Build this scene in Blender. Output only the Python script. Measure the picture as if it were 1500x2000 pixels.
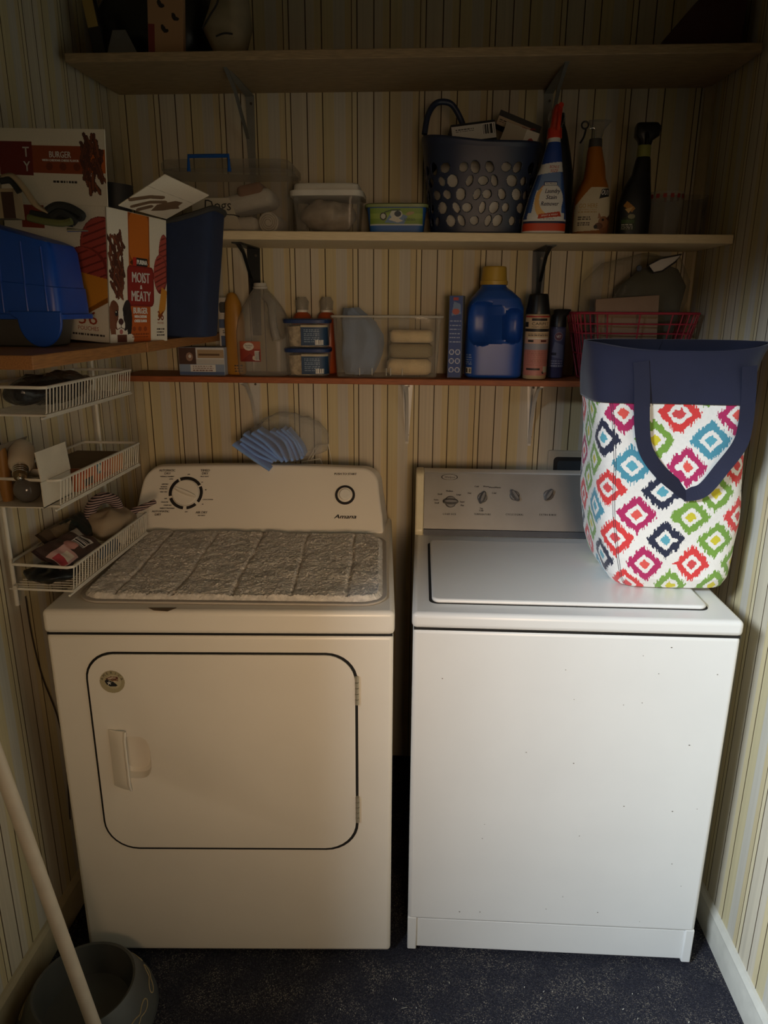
import bpy, bmesh, math, random
import numpy as np
from mathutils import Vector, Matrix, noise as mnoise

random.seed(7)
RNG = np.random.default_rng(11)
S = bpy.context.scene
for o in list(bpy.data.objects):
    bpy.data.objects.remove(o)
COL = S.collection
PI = math.pi

# ------------------------------------------------------------------ camera
F_PX, PITCH, YAW, ROLL, EYE = 1384.6, .2803, .0535, -.0057, 1.5343
def cam_axes():
    cy, sy, cp, sp = math.cos(YAW), math.sin(YAW), math.cos(PITCH), math.sin(PITCH)
    fwd = np.array([-sy*cp, cy*cp, -sp]); right = np.array([cy, sy, 0.]); down = np.cross(fwd, right)
    c, s = math.cos(ROLL), math.sin(ROLL)
    return c*right+s*down, -s*right+c*down, fwd
AX = cam_axes()
cam_d = bpy.data.cameras.new('camera')
cam = bpy.data.objects.new('camera', cam_d); COL.objects.link(cam)
cam.matrix_world = Matrix(((AX[0][0], -AX[1][0], -AX[2][0], 0), (AX[0][1], -AX[1][1], -AX[2][1], 0),
                           (AX[0][2], -AX[1][2], -AX[2][2], EYE), (0, 0, 0, 1)))
cam_d.sensor_fit = 'HORIZONTAL'; cam_d.sensor_width = 36
cam_d.lens = F_PX*36/1500
cam_d.clip_start = .02
S.camera = cam

# ------------------------------------------------------------------ light and exposure
S.view_settings.view_transform = 'Standard'; S.view_settings.look = 'None'
S.view_settings.gamma = 1; S.view_settings.use_curve_mapping = False
S.view_settings.exposure = 0.0
S.cycles.max_bounces = 8; S.cycles.transparent_max_bounces = 24
S.cycles.use_denoising = True
S.cycles.sample_clamp_indirect = 4
W = bpy.data.worlds.new('dim_room'); S.world = W; W.use_nodes = True
W.node_tree.nodes['Background'].inputs[0].default_value = (1.0, .68, .38, 1)
W.node_tree.nodes['Background'].inputs[1].default_value = .012
def area(name, loc, target, sx, sy, power, colr, spread=180):
    l = bpy.data.lights.new(name, 'AREA'); l.shape = 'RECTANGLE'; l.size = sx; l.size_y = sy
    l.energy = power; l.color = colr; l.spread = math.radians(spread)
    o = bpy.data.objects.new(name, l); COL.objects.link(o); o.location = loc
    o.rotation_euler = (Vector(target)-Vector(loc)).to_track_quat('-Z', 'Y').to_euler()
    return o
# daylight from the tall window of the next room, entering by the doorway behind the camera
area('window_daylight', (-1.86, -.96, 2.62), (.74, 1.44, .98), 1.0, .5, 61, (.77, .88, 1.0), 90)
# added warm fill behind the camera, spread narrowed to dim the upper shelves
area('warm_fill', (.32, -.95, 1.38), (-.10, 1.6, .90), .45, .45, 1.9, (1.0, .675, .41), 52)

# ------------------------------------------------------------------ helpers
def at(u, v, x=None, y=None, z=None):
    """the point where the sight line of a measured pixel meets a plane of the room"""
    d = AX[0]*(u-750)/F_PX + AX[1]*(v-1000)/F_PX + AX[2]
    if x is not None: t = x/d[0]
    elif y is not None: t = y/d[1]
    else: t = (z-EYE)/d[2]
    return Vector((t*d[0], t*d[1], EYE+t*d[2]))

def lin(h):
    if not isinstance(h, str): return tuple(h[:3])
    h = h.lstrip('#'); r = [int(h[i:i+2], 16)/255 for i in (0, 2, 4)]
    return tuple(c/12.92 if c <= .04045 else ((c+.055)/1.055)**2.4 for c in r)

MATS = {}
def mat(name, color, rough=.5, metal=0., var=.06, scale=25., bump=0., bscale=200., spec=.5, sheen=0., stretch=None):
    if name in MATS: return MATS[name]
    m = bpy.data.materials.new(name); m.use_nodes = True
    nt = m.node_tree; N = nt.nodes; L = nt.links; b = N['Principled BSDF']
    b.inputs['Roughness'].default_value = rough; b.inputs['Metallic'].default_value = metal
    b.inputs['Specular IOR Level'].default_value = spec
    if sheen: b.inputs['Sheen Weight'].default_value = sheen
    c = lin(color)
    tc = N.new('ShaderNodeTexCoord'); mp = N.new('ShaderNodeMapping'); L.new(tc.outputs['Object'], mp.inputs[0])
    if stretch: mp.inputs['Scale'].default_value = stretch
    nz = N.new('ShaderNodeTexNoise'); nz.inputs['Scale'].default_value = scale; nz.inputs['Detail'].default_value = 4
    L.new(mp.outputs[0], nz.inputs['Vector'])
    cr = N.new('ShaderNodeValToRGB'); e = cr.color_ramp.elements
    e[0].position = .3; e[1].position = .7
    e[0].color = (*[max(0, x*(1-var)) for x in c], 1); e[1].color = (*[min(1, x*(1+var)) for x in c], 1)
    L.new(nz.outputs['Fac'], cr.inputs[0]); L.new(cr.outputs[0], b.inputs['Base Color'])
    if bump:
        n2 = N.new('ShaderNodeTexNoise'); n2.inputs['Scale'].default_value = bscale; n2.inputs['Detail'].default_value = 3
        L.new(mp.outputs[0], n2.inputs['Vector'])
        bp = N.new('ShaderNodeBump'); bp.inputs['Strength'].default_value = bump; bp.inputs['Distance'].default_value = .002
        L.new(n2.outputs['Fac'], bp.inputs['Height']); L.new(bp.outputs[0], b.inputs['Normal'])
    MATS[name] = m
    return m

def clear(name, color=(.9, .9, .9), fac=.22, rough=.12, wrinkle=0., wscale=40.):
    """thin see-through plastic: part transparent, part milky and shiny"""
    if name in MATS: return MATS[name]
    m = bpy.data.materials.new(name); m.use_nodes = True
    nt = m.node_tree; N = nt.nodes; L = nt.links; b = N['Principled BSDF']; out = N['Material Output']
    c = lin(color); b.inputs['Base Color'].default_value = (*c, 1); b.inputs['Roughness'].default_value = rough
    tr = N.new('ShaderNodeBsdfTransparent'); tr.inputs[0].default_value = (*[.93+.07*x for x in c], 1)
    mx = N.new('ShaderNodeMixShader')
    lw = N.new('ShaderNodeLayerWeight'); lw.inputs['Blend'].default_value = .35
    mr = N.new('ShaderNodeMapRange'); mr.inputs['To Min'].default_value = fac; mr.inputs['To Max'].default_value = min(1, fac+.4)
    L.new(lw.outputs['Facing'], mr.inputs['Value']); L.new(mr.outputs[0], mx.inputs[0])
    L.new(tr.outputs[0], mx.inputs[1]); L.new(b.outputs[0], mx.inputs[2]); L.new(mx.outputs[0], out.inputs[0])
    tc = N.new('ShaderNodeTexCoord'); n2 = N.new('ShaderNodeTexNoise'); n2.inputs['Scale'].default_value = wscale
    L.new(tc.outputs['Object'], n2.inputs['Vector'])
    if wrinkle:
        bp = N.new('ShaderNodeBump'); bp.inputs['Strength'].default_value = wrinkle; bp.inputs['Distance'].default_value = .01
        L.new(n2.outputs['Fac'], bp.inputs['Height']); L.new(bp.outputs[0], b.inputs['Normal']); L.new(bp.outputs[0], lw.inputs['Normal'])
    MATS[name] = m
    return m

def printed(name='printed_card', rough=.5, bump=0., bscale=300, sheen=0.):
    """print laid out cell by cell in the mesh's own colour attribute"""
    if name in MATS: return MATS[name]
    m = bpy.data.materials.new(name); m.use_nodes = True
    nt = m.node_tree; N = nt.nodes; L = nt.links; b = N['Principled BSDF']
    a = N.new('ShaderNodeVertexColor'); a.layer_name = 'Col'
    nz = N.new('ShaderNodeTexNoise'); nz.inputs['Scale'].default_value = 60
    mr = N.new('ShaderNodeMapRange'); mr.inputs['To Min'].default_value = .9; mr.inputs['To Max'].default_value = 1.05
    mx = N.new('ShaderNodeMix'); mx.data_type = 'RGBA'; mx.blend_type = 'MULTIPLY'; mx.inputs['Factor'].default_value = 1
    L.new(nz.outputs['Fac'], mr.inputs['Value'])
    L.new(a.outputs['Color'], mx.inputs['A']); L.new(mr.outputs[0], mx.inputs['B']); L.new(mx.outputs['Result'], b.inputs['Base Color'])
    b.inputs['Roughness'].default_value = rough
    if sheen: b.inputs['Sheen Weight'].default_value = sheen
    if bump:
        n2 = N.new('ShaderNodeTexNoise'); n2.inputs['Scale'].default_value = bscale
        bp = N.new('ShaderNodeBump'); bp.inputs['Strength'].default_value = bump; bp.inputs['Distance'].default_value = .002
        L.new(n2.outputs['Fac'], bp.inputs['Height']); L.new(bp.outputs[0], b.inputs['Normal'])
    MATS[name] = m
    return m

def sq(c, p):
    return math.copysign(abs(c)**(2/p), c)

class G:
    """collects shapes; build() links them as ONE mesh object"""
    def __init__(s): s.v = []; s.f = []; s.M = None
    def add(s, verts, faces):
        o = len(s.v)
        if s.M is not None: verts = [s.M @ Vector(p) for p in verts]
        s.v += [tuple(p) for p in verts]; s.f += [tuple(i+o for i in f) for f in faces]
        return s
    def box(s, x0, y0, z0, x1, y1, z1):
        v = [(x, y, z) for z in (z0, z1) for y in (y0, y1) for x in (x0, x1)]
        return s.add(v, [(0, 2, 3, 1), (4, 5, 7, 6), (0, 1, 5, 4), (2, 6, 7, 3), (0, 4, 6, 2), (1, 3, 7, 5)])
    def prism(s, outline, fn0, fn1):
        """outline (a, b) points; fn0 and fn1 map them to the two faces"""
        n = len(outline); v = [fn0(a, b) for a, b in outline]+[fn1(a, b) for a, b in outline]
        f = [tuple(range(n)), tuple(range(2*n-1, n-1, -1))]
        f += [(i, i+n, (i+1) % n+n, (i+1) % n) for i in range(n)]
        return s.add(v, f)
    def cyl(s, c, r, h, axis='z', n=24, r2=None):
        r2 = r if r2 is None else r2
        P = []
        for k, (rr, t) in enumerate(((r, 0), (r2, h))):
            for i in range(n):
                a = 2*PI*i/n; x, y = rr*math.cos(a), rr*math.sin(a)
                p = {'z': (x, y, t), 'y': (x, t, -y), 'x': (t, x, y)}[axis]
                P.append((c[0]+p[0], c[1]+p[1], c[2]+p[2]))
        f = [tuple(range(n))[::-1], tuple(range(n, 2*n))]+[(i, (i+1) % n, (i+1) % n+n, i+n) for i in range(n)]
        return s.add(P, f)
    def loft(s, secs, n=40, cap0=True, cap1=True, disp=None, skip=None, ang=None):
        """secs (z, cx, cy, hx, hy, power): superellipse sections"""
        V = []; F = []
        for (z, cx, cy, hx, hy, p) in secs:
            for i in range(n):
                a = ang[i] if ang is not None else 2*PI*(i+.5)/n
                q = (cx+hx*sq(math.cos(a), p), cy+hy*sq(math.sin(a), p), z)
                V.append(disp(q) if disp else q)
        for k in range(len(secs)-1):
            for i in range(n):
                q = (k*n+i, k*n+(i+1) % n, (k+1)*n+(i+1) % n, (k+1)*n+i)
                if skip:
                    c = [sum(V[j][d] for j in q)/4 for d in range(3)]
                    if skip(c, k, i): continue
                F.append(q)
        if cap0: F.append(tuple(range(n))[::-1])
        if cap1: F.append(tuple(range((len(secs)-1)*n, len(secs)*n)))
        return s.add(V, F)
    def cup(s, secs, t=.0025, n=40, disp=None):
        """open container with an inner skin"""
        inner = [(z, cx, cy, hx-t, hy-t, p) for (z, cx, cy, hx, hy, p) in secs][::-1]
        z, cx, cy, hx, hy, p = inner[-1]; inner[-1] = (z+t, cx, cy, hx, hy, p)
        return s.loft(secs+inner, n, disp=disp)
    def tube(s, path, r, n=8, closed=False):
        P = [Vector(p) for p in path]; m = len(P); V = []; F = []
        rr = r if isinstance(r, (list, tuple)) else [r]*m
        up = None
        for i in range(m):
            a = P[i-1] if (i or closed) else P[0]; b = P[(i+1) % m] if (i < m-1 or closed) else P[-1]
            t = (b-a).normalized()
            if up is None: up = t.orthogonal().normalized()
            up = (up-t*up.dot(t)); up = up.normalized() if up.length > 1e-6 else t.orthogonal().normalized()
            w = t.cross(up)
            for k in range(n):
                q = 2*PI*k/n; V.append(P[i]+(up*math.cos(q)+w*math.sin(q))*rr[i])
        for i in range(m if closed else m-1):
            for k in range(n):
                F.append((i*n+k, i*n+(k+1) % n, ((i+1) % m)*n+(k+1) % n, ((i+1) % m)*n+k))
        if not closed: F += [tuple(range(n))[::-1], tuple(range((m-1)*n, m*n))]
        return s.add(V, F)
    def grid(s, fn, nx, ny, thick=None):
        """fn(u, v) with u, v in 0..1"""
        V = [fn(i/nx, j/ny) for j in range(ny+1) for i in range(nx+1)]
        F = [(j*(nx+1)+i, j*(nx+1)+i+1, (j+1)*(nx+1)+i+1, (j+1)*(nx+1)+i) for j in range(ny) for i in range(nx)]
        return s.add(V, F)
    def ball(s, c, r, nu=20, nv=12, disp=None):
        r = (r, r, r) if not isinstance(r, (tuple, list)) else r
        V = [(c[0], c[1], c[2]-r[2])]
        for j in range(1, nv):
            t = PI*j/nv-PI/2
            for i in range(nu):
                a = 2*PI*i/nu
                V.append((c[0]+r[0]*math.cos(t)*math.cos(a), c[1]+r[1]*math.cos(t)*math.sin(a), c[2]+r[2]*math.sin(t)))
        V.append((c[0], c[1], c[2]+r[2]))
        if disp: V = [disp(p) for p in V]
        F = [(0, 1+(i+1) % nu, 1+i) for i in range(nu)]
        for j in range(nv-2):
            for i in range(nu):
                F.append((1+j*nu+i, 1+j*nu+(i+1) % nu, 1+(j+1)*nu+(i+1) % nu, 1+(j+1)*nu+i))
        b = 1+(nv-2)*nu; e = len(V)-1
        F += [(b+i, b+(i+1) % nu, e) for i in range(nu)]
        return s.add(V, F)
    def build(s, name, m, parent=None, smooth=40, bevel=0., bseg=3, solid=0., sub=0, fixn=True):
        me = bpy.data.meshes.new(name); me.from_pydata(s.v, [], s.f); me.update()
        if fixn:
            bm = bmesh.new(); bm.from_mesh(me); bmesh.ops.recalc_face_normals(bm, faces=bm.faces); bm.to_mesh(me); bm.free()
        if smooth:
            me.shade_smooth(); me.set_sharp_from_angle(angle=math.radians(smooth))
        me.materials.append(m)
        o = bpy.data.objects.new(name, me); COL.objects.link(o)
        if parent: o.parent = parent
        if solid:
            md = o.modifiers.new('solidify', 'SOLIDIFY'); md.thickness = solid; md.offset = 0
        if bevel:
            md = o.modifiers.new('bevel', 'BEVEL'); md.width = bevel; md.segments = bseg; md.limit_method = 'ANGLE'
            md.angle_limit = math.radians(35); md.harden_normals = False
        if sub:
            md = o.modifiers.new('sub', 'SUBSURF'); md.levels = sub; md.render_levels = sub
        return o

def cut(o, g):
    """carve a shape out of a mesh for good"""
    me = bpy.data.meshes.new('c'); me.from_pydata(g.v, [], g.f); me.update()
    bm = bmesh.new(); bm.from_mesh(me); bmesh.ops.recalc_face_normals(bm, faces=bm.faces); bm.to_mesh(me); bm.free()
    c = bpy.data.objects.new('c', me); COL.objects.link(c); c.matrix_world = o.matrix_world
    if o.parent: c.parent = o.parent
    md = o.modifiers.new('cut', 'BOOLEAN'); md.object = c; md.operation = 'DIFFERENCE'; md.solver = 'EXACT'
    dg = bpy.context.evaluated_depsgraph_get(); dg.update()
    new = bpy.data.meshes.new_from_object(o.evaluated_get(dg))
    o.modifiers.clear(); o.data = new
    bpy.data.objects.remove(c)
    return o

def rrect(x0, y0, x1, y1, r, n=8):
    if not isinstance(r, (tuple, list)): r = (r,)*4
    P = []
    for (cx, cy, a0, q) in ((x1-r[0], y0+r[0], -PI/2, r[0]), (x1-r[1], y1-r[1], 0, r[1]), (x0+r[2], y1-r[2], PI/2, r[2]), (x0+r[3], y0+r[3], PI, r[3])):
        for i in range(n+1):
            a = a0+PI/2*i/n; P.append((cx+q*math.cos(a), cy+q*math.sin(a)))
    return P

def thing(name, label, cat, loc=(0, 0, 0), rz=0., group=None):
    o = bpy.data.objects.new(name, None); COL.objects.link(o); o.empty_display_size = .05
    o.location = loc; o.rotation_euler = (0, 0, rz)
    return tag(o, label, cat, group)
def tag(o, label, cat, group=None):
    o['label'] = label; o['category'] = cat
    if group: o['group'] = group
    return o
def struct(o):
    o['kind'] = 'structure'; return o

# planes and curved fronts that print and lettering are laid on
def plane(o, ux, vx, off=0.):
    o, ux, vx = np.array(o, float), np.array(ux, float), np.array(vx, float)
    ux = ux/np.linalg.norm(ux); vx = vx/np.linalg.norm(vx); n = np.cross(ux, vx); o = o+n*off
    return lambda u, v: o+np.multiply.outer(u, ux)+np.multiply.outer(v, vx)
def front(secs, off=.0006):
    """the -y side of a loft, u = x and v = z"""
    z = np.array([q[0] for q in secs]); A = [np.array([q[k] for q in secs]) for k in range(1, 6)]
    def fn(u, v):
        u = np.asarray(u, float); v = np.asarray(v, float)
        cx, cy, hx, hy, p = [np.interp(v, z, a) for a in A]
        t = np.clip(np.abs((u-cx)/hx), 0, .999)
        return np.stack([u, cy-hy*(1-t**p)**(1/p)-off, v], -1)
    return fn
def around(r, cx=0., cy=0., off=.0006, a0=-PI/2):
    """a round can: u runs along the girth, v = z"""
    def fn(u, v):
        u = np.asarray(u, float); v = np.asarray(v, float); a = a0+u/r
        return np.stack([cx+(r+off)*np.cos(a), cy+(r+off)*np.sin(a), v], -1)
    return fn

class Canvas:
    """a printed sheet, painted cell by cell; build() lays it on a surface"""
    def __init__(s, x0, y0, x1, y1, res, bg='#ffffff'):
        s.b = (x0, y0, x1, y1); s.nx = max(2, round((x1-x0)/res)); s.ny = max(2, round((y1-y0)/res))
        xs = x0+(np.arange(s.nx)+.5)*(x1-x0)/s.nx; ys = y0+(np.arange(s.ny)+.5)*(y1-y0)/s.ny
        s.X, s.Y = np.meshgrid(xs, ys); s.C = np.empty((s.ny, s.nx, 3)); s.C[:] = lin(bg)
        s.keep = np.ones((s.ny, s.nx), bool)
    def m(s, mask, c):
        s.C[mask] = lin(c); return s
    def rect(s, x0, y0, x1, y1, c): return s.m((s.X >= x0) & (s.X < x1) & (s.Y >= y0) & (s.Y < y1), c)
    def rrect(s, x0, y0, x1, y1, r, c):
        dx = np.maximum(np.maximum(x0+r-s.X, s.X-x1+r), 0); dy = np.maximum(np.maximum(y0+r-s.Y, s.Y-y1+r), 0)
        return s.m(dx*dx+dy*dy <= r*r, c)
    def ell(s, cx, cy, rx, ry, c, rot=0.):
        a, b = s.X-cx, s.Y-cy; ca, sa = math.cos(rot), math.sin(rot)
        return s.m(((a*ca+b*sa)/rx)**2+((-a*sa+b*ca)/ry)**2 <= 1, c)
    def poly(s, P, c):
        ins = np.zeros(s.X.shape, bool); n = len(P)
        for i in range(n):
            (xa, ya), (xb, yb) = P[i], P[(i+1) % n]
            if ya == yb: continue
            k = ((ya > s.Y) != (yb > s.Y)) & (s.X < (xb-xa)*(s.Y-ya)/(yb-ya)+xa); ins ^= k
        return s.m(ins, c)
    def line(s, P, w, c):
        for (xa, ya), (xb, yb) in zip(P, P[1:]):
            dx, dy = xb-xa, yb-ya; l2 = dx*dx+dy*dy+1e-12
            t = np.clip(((s.X-xa)*dx+(s.Y-ya)*dy)/l2, 0, 1)
            s.m((s.X-xa-t*dx)**2+(s.Y-ya-t*dy)**2 <= (w/2)**2, c)
        return s
    def scribble(s, x0, y0, x1, y1, rows, c, seed=0):
        """small print too fine to read: rows of short dashes"""
        r = random.Random(seed); h = (y1-y0)/rows
        for k in range(rows):
            x = x0; y = y1-(k+.5)*h
            while x < x1-.002:
                w = r.uniform(.003, .009); s.rect(x, y-h*.22, min(x+w, x1), y+h*.22, c); x += w+.0018
        return s
    def bars(s, x0, y0, x1, y1, seed=0):
        s.rect(x0, y0, x1, y1, '#e8e6e0'); r = random.Random(seed); x = x0+.001
        while x < x1-.001:
            w = r.choice((.0006, .001, .0016)); s.rect(x, y0+.001, x+w, y1-.001, '#151515'); x += w+r.choice((.0008, .0012))
        return s
    def build(s, name, fn, parent=None, m=None, smooth=True):
        x0, y0, x1, y1 = s.b
        U, V = np.meshgrid(np.linspace(x0, x1, s.nx+1), np.linspace(y0, y1, s.ny+1))
        P = fn(U.ravel(), V.ravel()).reshape(-1, 3)
        idx = np.arange((s.nx+1)*(s.ny+1)).reshape(s.ny+1, s.nx+1)
        q = np.stack([idx[:-1, :-1], idx[:-1, 1:], idx[1:, 1:], idx[1:, :-1]], -1)[s.keep]
        c = s.C[s.keep]
        me = bpy.data.meshes.new(name); me.from_pydata(P.tolist(), [], q.tolist())
        a = me.color_attributes.new('Col', 'FLOAT_COLOR', 'CORNER')
        d = np.ones((len(q), 4, 4), np.float32); d[:, :, :3] = c[:, None, :]
        a.data.foreach_set('color', d.ravel())
        if smooth: me.shade_smooth()
        me.materials.append(m or printed()); me.update()
        o = bpy.data.objects.new(name, me); COL.objects.link(o)
        if parent: o.parent = parent
        return o

_tc = {}
def glyphs(txt):
    if txt not in _tc:
        cu = bpy.data.curves.new('t', 'FONT'); cu.body = txt; cu.size = 1; cu.resolution_u = 2; cu.align_x = 'CENTER'
        o = bpy.data.objects.new('t', cu); COL.objects.link(o)
        me = o.to_mesh(); v = np.array([p.co[:2] for p in me.vertices]); f = [tuple(p.vertices) for p in me.polygons]
        o.to_mesh_clear(); bpy.data.objects.remove(o); bpy.data.curves.remove(cu)
        _tc[txt] = (v, f)
    return _tc[txt]
def letters(name, fn, items, m, parent, bold=0.):
    """items (text, u, v, cap height, width or None, shear, turn); u, v = centre of the foot of the text"""
    g = G()
    for it in items:
        txt, u, v, h = it[:4]; w = it[4] if len(it) > 4 else None
        sh = it[5] if len(it) > 5 else 0; rot = it[6] if len(it) > 6 else 0
        p, f = glyphs(txt); k = h/.69; q = p*k
        wid = q[:, 0].max()-q[:, 0].min(); q[:, 0] -= (q[:, 0].max()+q[:, 0].min())/2
        if w: q[:, 0] *= w/wid
        q[:, 0] += sh*q[:, 1]
        ca, sa = math.cos(rot), math.sin(rot)
        a = u+q[:, 0]*ca-q[:, 1]*sa; b = v+q[:, 0]*sa+q[:, 1]*ca
        for e in ((-bold, 0, bold) if bold else (0,)): g.add(fn(a+e, b+e*.3).tolist(), f)
    return g.build(name, m, parent, smooth=0, fixn=False)

def nz(p, s=1., seed=0.):
    return mnoise.noise(Vector((p[0]*s+seed, p[1]*s+seed*1.7, p[2]*s-seed)))

# ------------------------------------------------------------------ stock materials
INK = mat('dark_ink', '#1b1716', .6, var=.02)
WHITE_INK = mat('white_ink', '#efece6', .6, var=.02)
RED_INK = mat('red_ink', '#b3261c', .6, var=.02)
GREY_INK = mat('grey_ink', '#4b4642', .6, var=.02)
ENAMEL_D = mat('dryer_enamel', '#e7e0d2', .32, var=.025, scale=6)
ENAMEL_W = mat('washer_enamel', '#e2e1dc', .3, var=.02, scale=6)
BLACK_PL = mat('black_plastic', '#141416', .35)
WIRE = mat('white_wire', '#d6d1c3', .4)
CHROME = mat('chrome', '#c9c6c0', .25, 1.)
GAP = mat('gap_shade', '#15130f', .9)  # near-black in place of the shade inside appliance seams and gaps
WHITE_PL = mat('white_plastic', '#dedbd2', .4)
STEEL = mat('grey_steel', '#8b8d8e', .45, .6)

# ================================================================== THE ROOM
XL, XR, YB, YF, ZC = -.893, .762, 2.19, .30, 2.62
def panelling(name, axis, sign, phase):
    """grooved wallpapered panelling: stripes and grooves repeat every .186 m along the wall"""
    m = bpy.data.materials.new(name); m.use_nodes = True
    nt = m.node_tree; N = nt.nodes; L = nt.links; b = N['Principled BSDF']; b.inputs['Roughness'].default_value = .55
    b.inputs['Specular IOR Level'].default_value = .25
    tc = N.new('ShaderNodeTexCoord'); sp = N.new('ShaderNodeSeparateXYZ'); L.new(tc.outputs['Object'], sp.inputs[0])
    mu = N.new('ShaderNodeMath'); mu.operation = 'MULTIPLY_ADD'; L.new(sp.outputs[axis], mu.inputs[0])
    mu.inputs[1].default_value = sign/.186; mu.inputs[2].default_value = phase/.186+20
    fr = N.new('ShaderNodeMath'); fr.operation = 'FRACT'; L.new(mu.outputs[0], fr.inputs[0])
    def ramp(stops):
        cr = N.new('ShaderNodeValToRGB'); cr.color_ramp.interpolation = 'CONSTANT'; e = cr.color_ramp.elements
        while len(e) < len(stops): e.new(.5)
        for k, (p, c) in enumerate(stops):
            e[k].position = p/.186; e[k].color = (*lin(c), 1)
        L.new(fr.outputs[0], cr.inputs[0]); return cr
    col = ramp([(0, '#d6c9a6'), (.015, '#cbc1ab'), (.04, '#cfc5ae'), (.061, '#d0c6b1'), (.085, '#d1c29a'), (.104, '#ccbf98'), (.136, '#c8c2b3'), (.168, '#cdbd96')])
    w = .0029
    gs = []
    for g0 in (0, .015, .061, .104): gs += [(max(0, g0-w/2), '#000000'), (g0+w/2, '#ffffff')]
    gr = ramp(gs+[(.186-w/2, '#000000')])
    mp = N.new('ShaderNodeMapping'); L.new(tc.outputs['Object'], mp.inputs[0]); mp.inputs['Scale'].default_value = (170, 170, 2.5)
    nz_ = N.new('ShaderNodeTexNoise'); nz_.inputs['Scale'].default_value = 1; nz_.inputs['Detail'].default_value = 2; L.new(mp.outputs[0], nz_.inputs['Vector'])
    mr = N.new('ShaderNodeMapRange'); mr.inputs['To Min'].default_value = .8; mr.inputs['To Max'].default_value = 1.1; L.new(nz_.outputs['Fac'], mr.inputs['Value'])
    m1 = N.new('ShaderNodeMix'); m1.data_type = 'RGBA'; m1.blend_type = 'MULTIPLY'; m1.inputs['Factor'].default_value = 1
    L.new(col.outputs[0], m1.inputs['A']); L.new(mr.outputs[0], m1.inputs['B'])
    m2 = N.new('ShaderNodeMix'); m2.data_type = 'RGBA'; m2.inputs['A'].default_value = (*lin('#43321b'), 1)
    L.new(gr.outputs[0], m2.inputs['Factor']); L.new(m1.outputs['Result'], m2.inputs['B']); L.new(m2.outputs['Result'], b.inputs['Base Color'])
    bp = N.new('ShaderNodeBump'); bp.inputs['Strength'].default_value = .6; bp.inputs['Distance'].default_value = .003
    L.new(gr.outputs[0], bp.inputs['Height']); L.new(bp.outputs[0], b.inputs['Normal'])
    return m
PB = panelling('panelling_back', 'X', 1, .399); PL = panelling('panelling_left', 'Y', 1, -.06); PR = panelling('panelling_right', 'Y', -1, 1.365)

def carpet():
    m = bpy.data.materials.new('dark_carpet'); m.use_nodes = True
    nt = m.node_tree; N = nt.nodes; L = nt.links; b = N['Principled BSDF']; b.inputs['Roughness'].default_value = .95
    b.inputs['Specular IOR Level'].default_value = .1
    tc = N.new('ShaderNodeTexCoord')
    vo = N.new('ShaderNodeTexVoronoi'); vo.inputs['Scale'].default_value = 520; L.new(tc.outputs['Object'], vo.inputs['Vector'])
    n1 = N.new('ShaderNodeTexNoise'); n1.inputs['Scale'].default_value = 14; L.new(tc.outputs['Object'], n1.inputs['Vector'])
    sp = N.new('ShaderNodeSeparateColor'); L.new(vo.outputs['Color'], sp.inputs[0])
    mx = N.new('ShaderNodeMath'); mx.operation = 'MULTIPLY'; L.new(sp.outputs[0], mx.inputs[0])
    mr = N.new('ShaderNodeMapRange'); mr.inputs['From Min'].default_value = .3; mr.inputs['From Max'].default_value = .7
    mr.inputs['To Min'].default_value = .8; mr.inputs['To Max'].default_value = 1.08; L.new(n1.outputs['Fac'], mr.inputs['Value']); L.new(mr.outputs[0], mx.inputs[1])
    cr = N.new('ShaderNodeValToRGB'); e = cr.color_ramp.elements
    e[0].position = 0; e[0].color = (*lin('#2a2a33'), 1); e[1].position = .72; e[1].color = (*lin('#3f3f48'), 1)
    q = e.new(.88); q.color = (*lin('#66615e'), 1); q = e.new(.98); q.color = (*lin('#968d80'), 1)
    L.new(mx.outputs[0], cr.inputs[0]); L.new(cr.outputs[0], b.inputs['Base Color'])
    bp = N.new('ShaderNodeBump'); bp.inputs['Strength'].default_value = .9; bp.inputs['Distance'].default_value = .004
    L.new(vo.outputs['Distance'], bp.inputs['Height']); L.new(bp.outputs[0], b.inputs['Normal'])
    return m
CARPET = carpet()
PAINT = mat('ceiling_paint', '#b9ad97', .8)
TRIMW = mat('white_trim_paint', '#c9c6ba', .45, var=.05, scale=40)
TRIMB = mat('corner_trim', '#b7a988', .5)

T = .06
struct(G().box(XL-T, -.6, -T, XR+T, YB+T, 0).build('floor', CARPET, smooth=0))
struct(G().box(XL-T, YF-T, ZC, XR+T, YB+T, ZC+T).build('ceiling', PAINT, smooth=0))
struct(G().box(XL, YB, 0, XR, YB+T, ZC).build('wall_back', PB, smooth=0))
struct(G().box(XL-T, YF, 0, XL, YB+T, ZC).build('wall_left', PL, smooth=0))
struct(G().box(XR, YF, 0, XR+T, YB+T, ZC).build('wall_right', PR, smooth=0))
# the wall with the doorway the photograph is taken through
DX0, DX1, DZ = -.76, .66, 2.03
struct(G().box(XL-T, YF-T, 0, DX0, YF, ZC).box(DX1, YF-T, 0, XR+T, YF, ZC).box(DX0, YF-T, DZ, DX1, YF, ZC).build('wall_front', PAINT, smooth=0))
def skirting(name, x, s, m):
    prof = [(0, 0), (.016, 0), (.016, .062), (.013, .072), (.013, .078), (.006, .088), (0, .09)]
    return struct(G().prism(prof, lambda a, b: (x+s*a, YF, b), lambda a, b: (x+s*a, YB, b)).build(name, m, smooth=30))
skirting('baseboard_right', XR, -1, TRIMW)
skirting('baseboard_left', XL, 1, mat('baseboard_paint', '#b5a98a', .5, var=.1))
q = [(0, 0), (.022, 0), (.022, .008), (.008, .022), (0, .022)]
struct(G().prism(q, lambda a, b: (XL+a, YB-b, 0), lambda a, b: (XL+a, YB-b, ZC)).build('trim_1', TRIMB, smooth=30))
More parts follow.
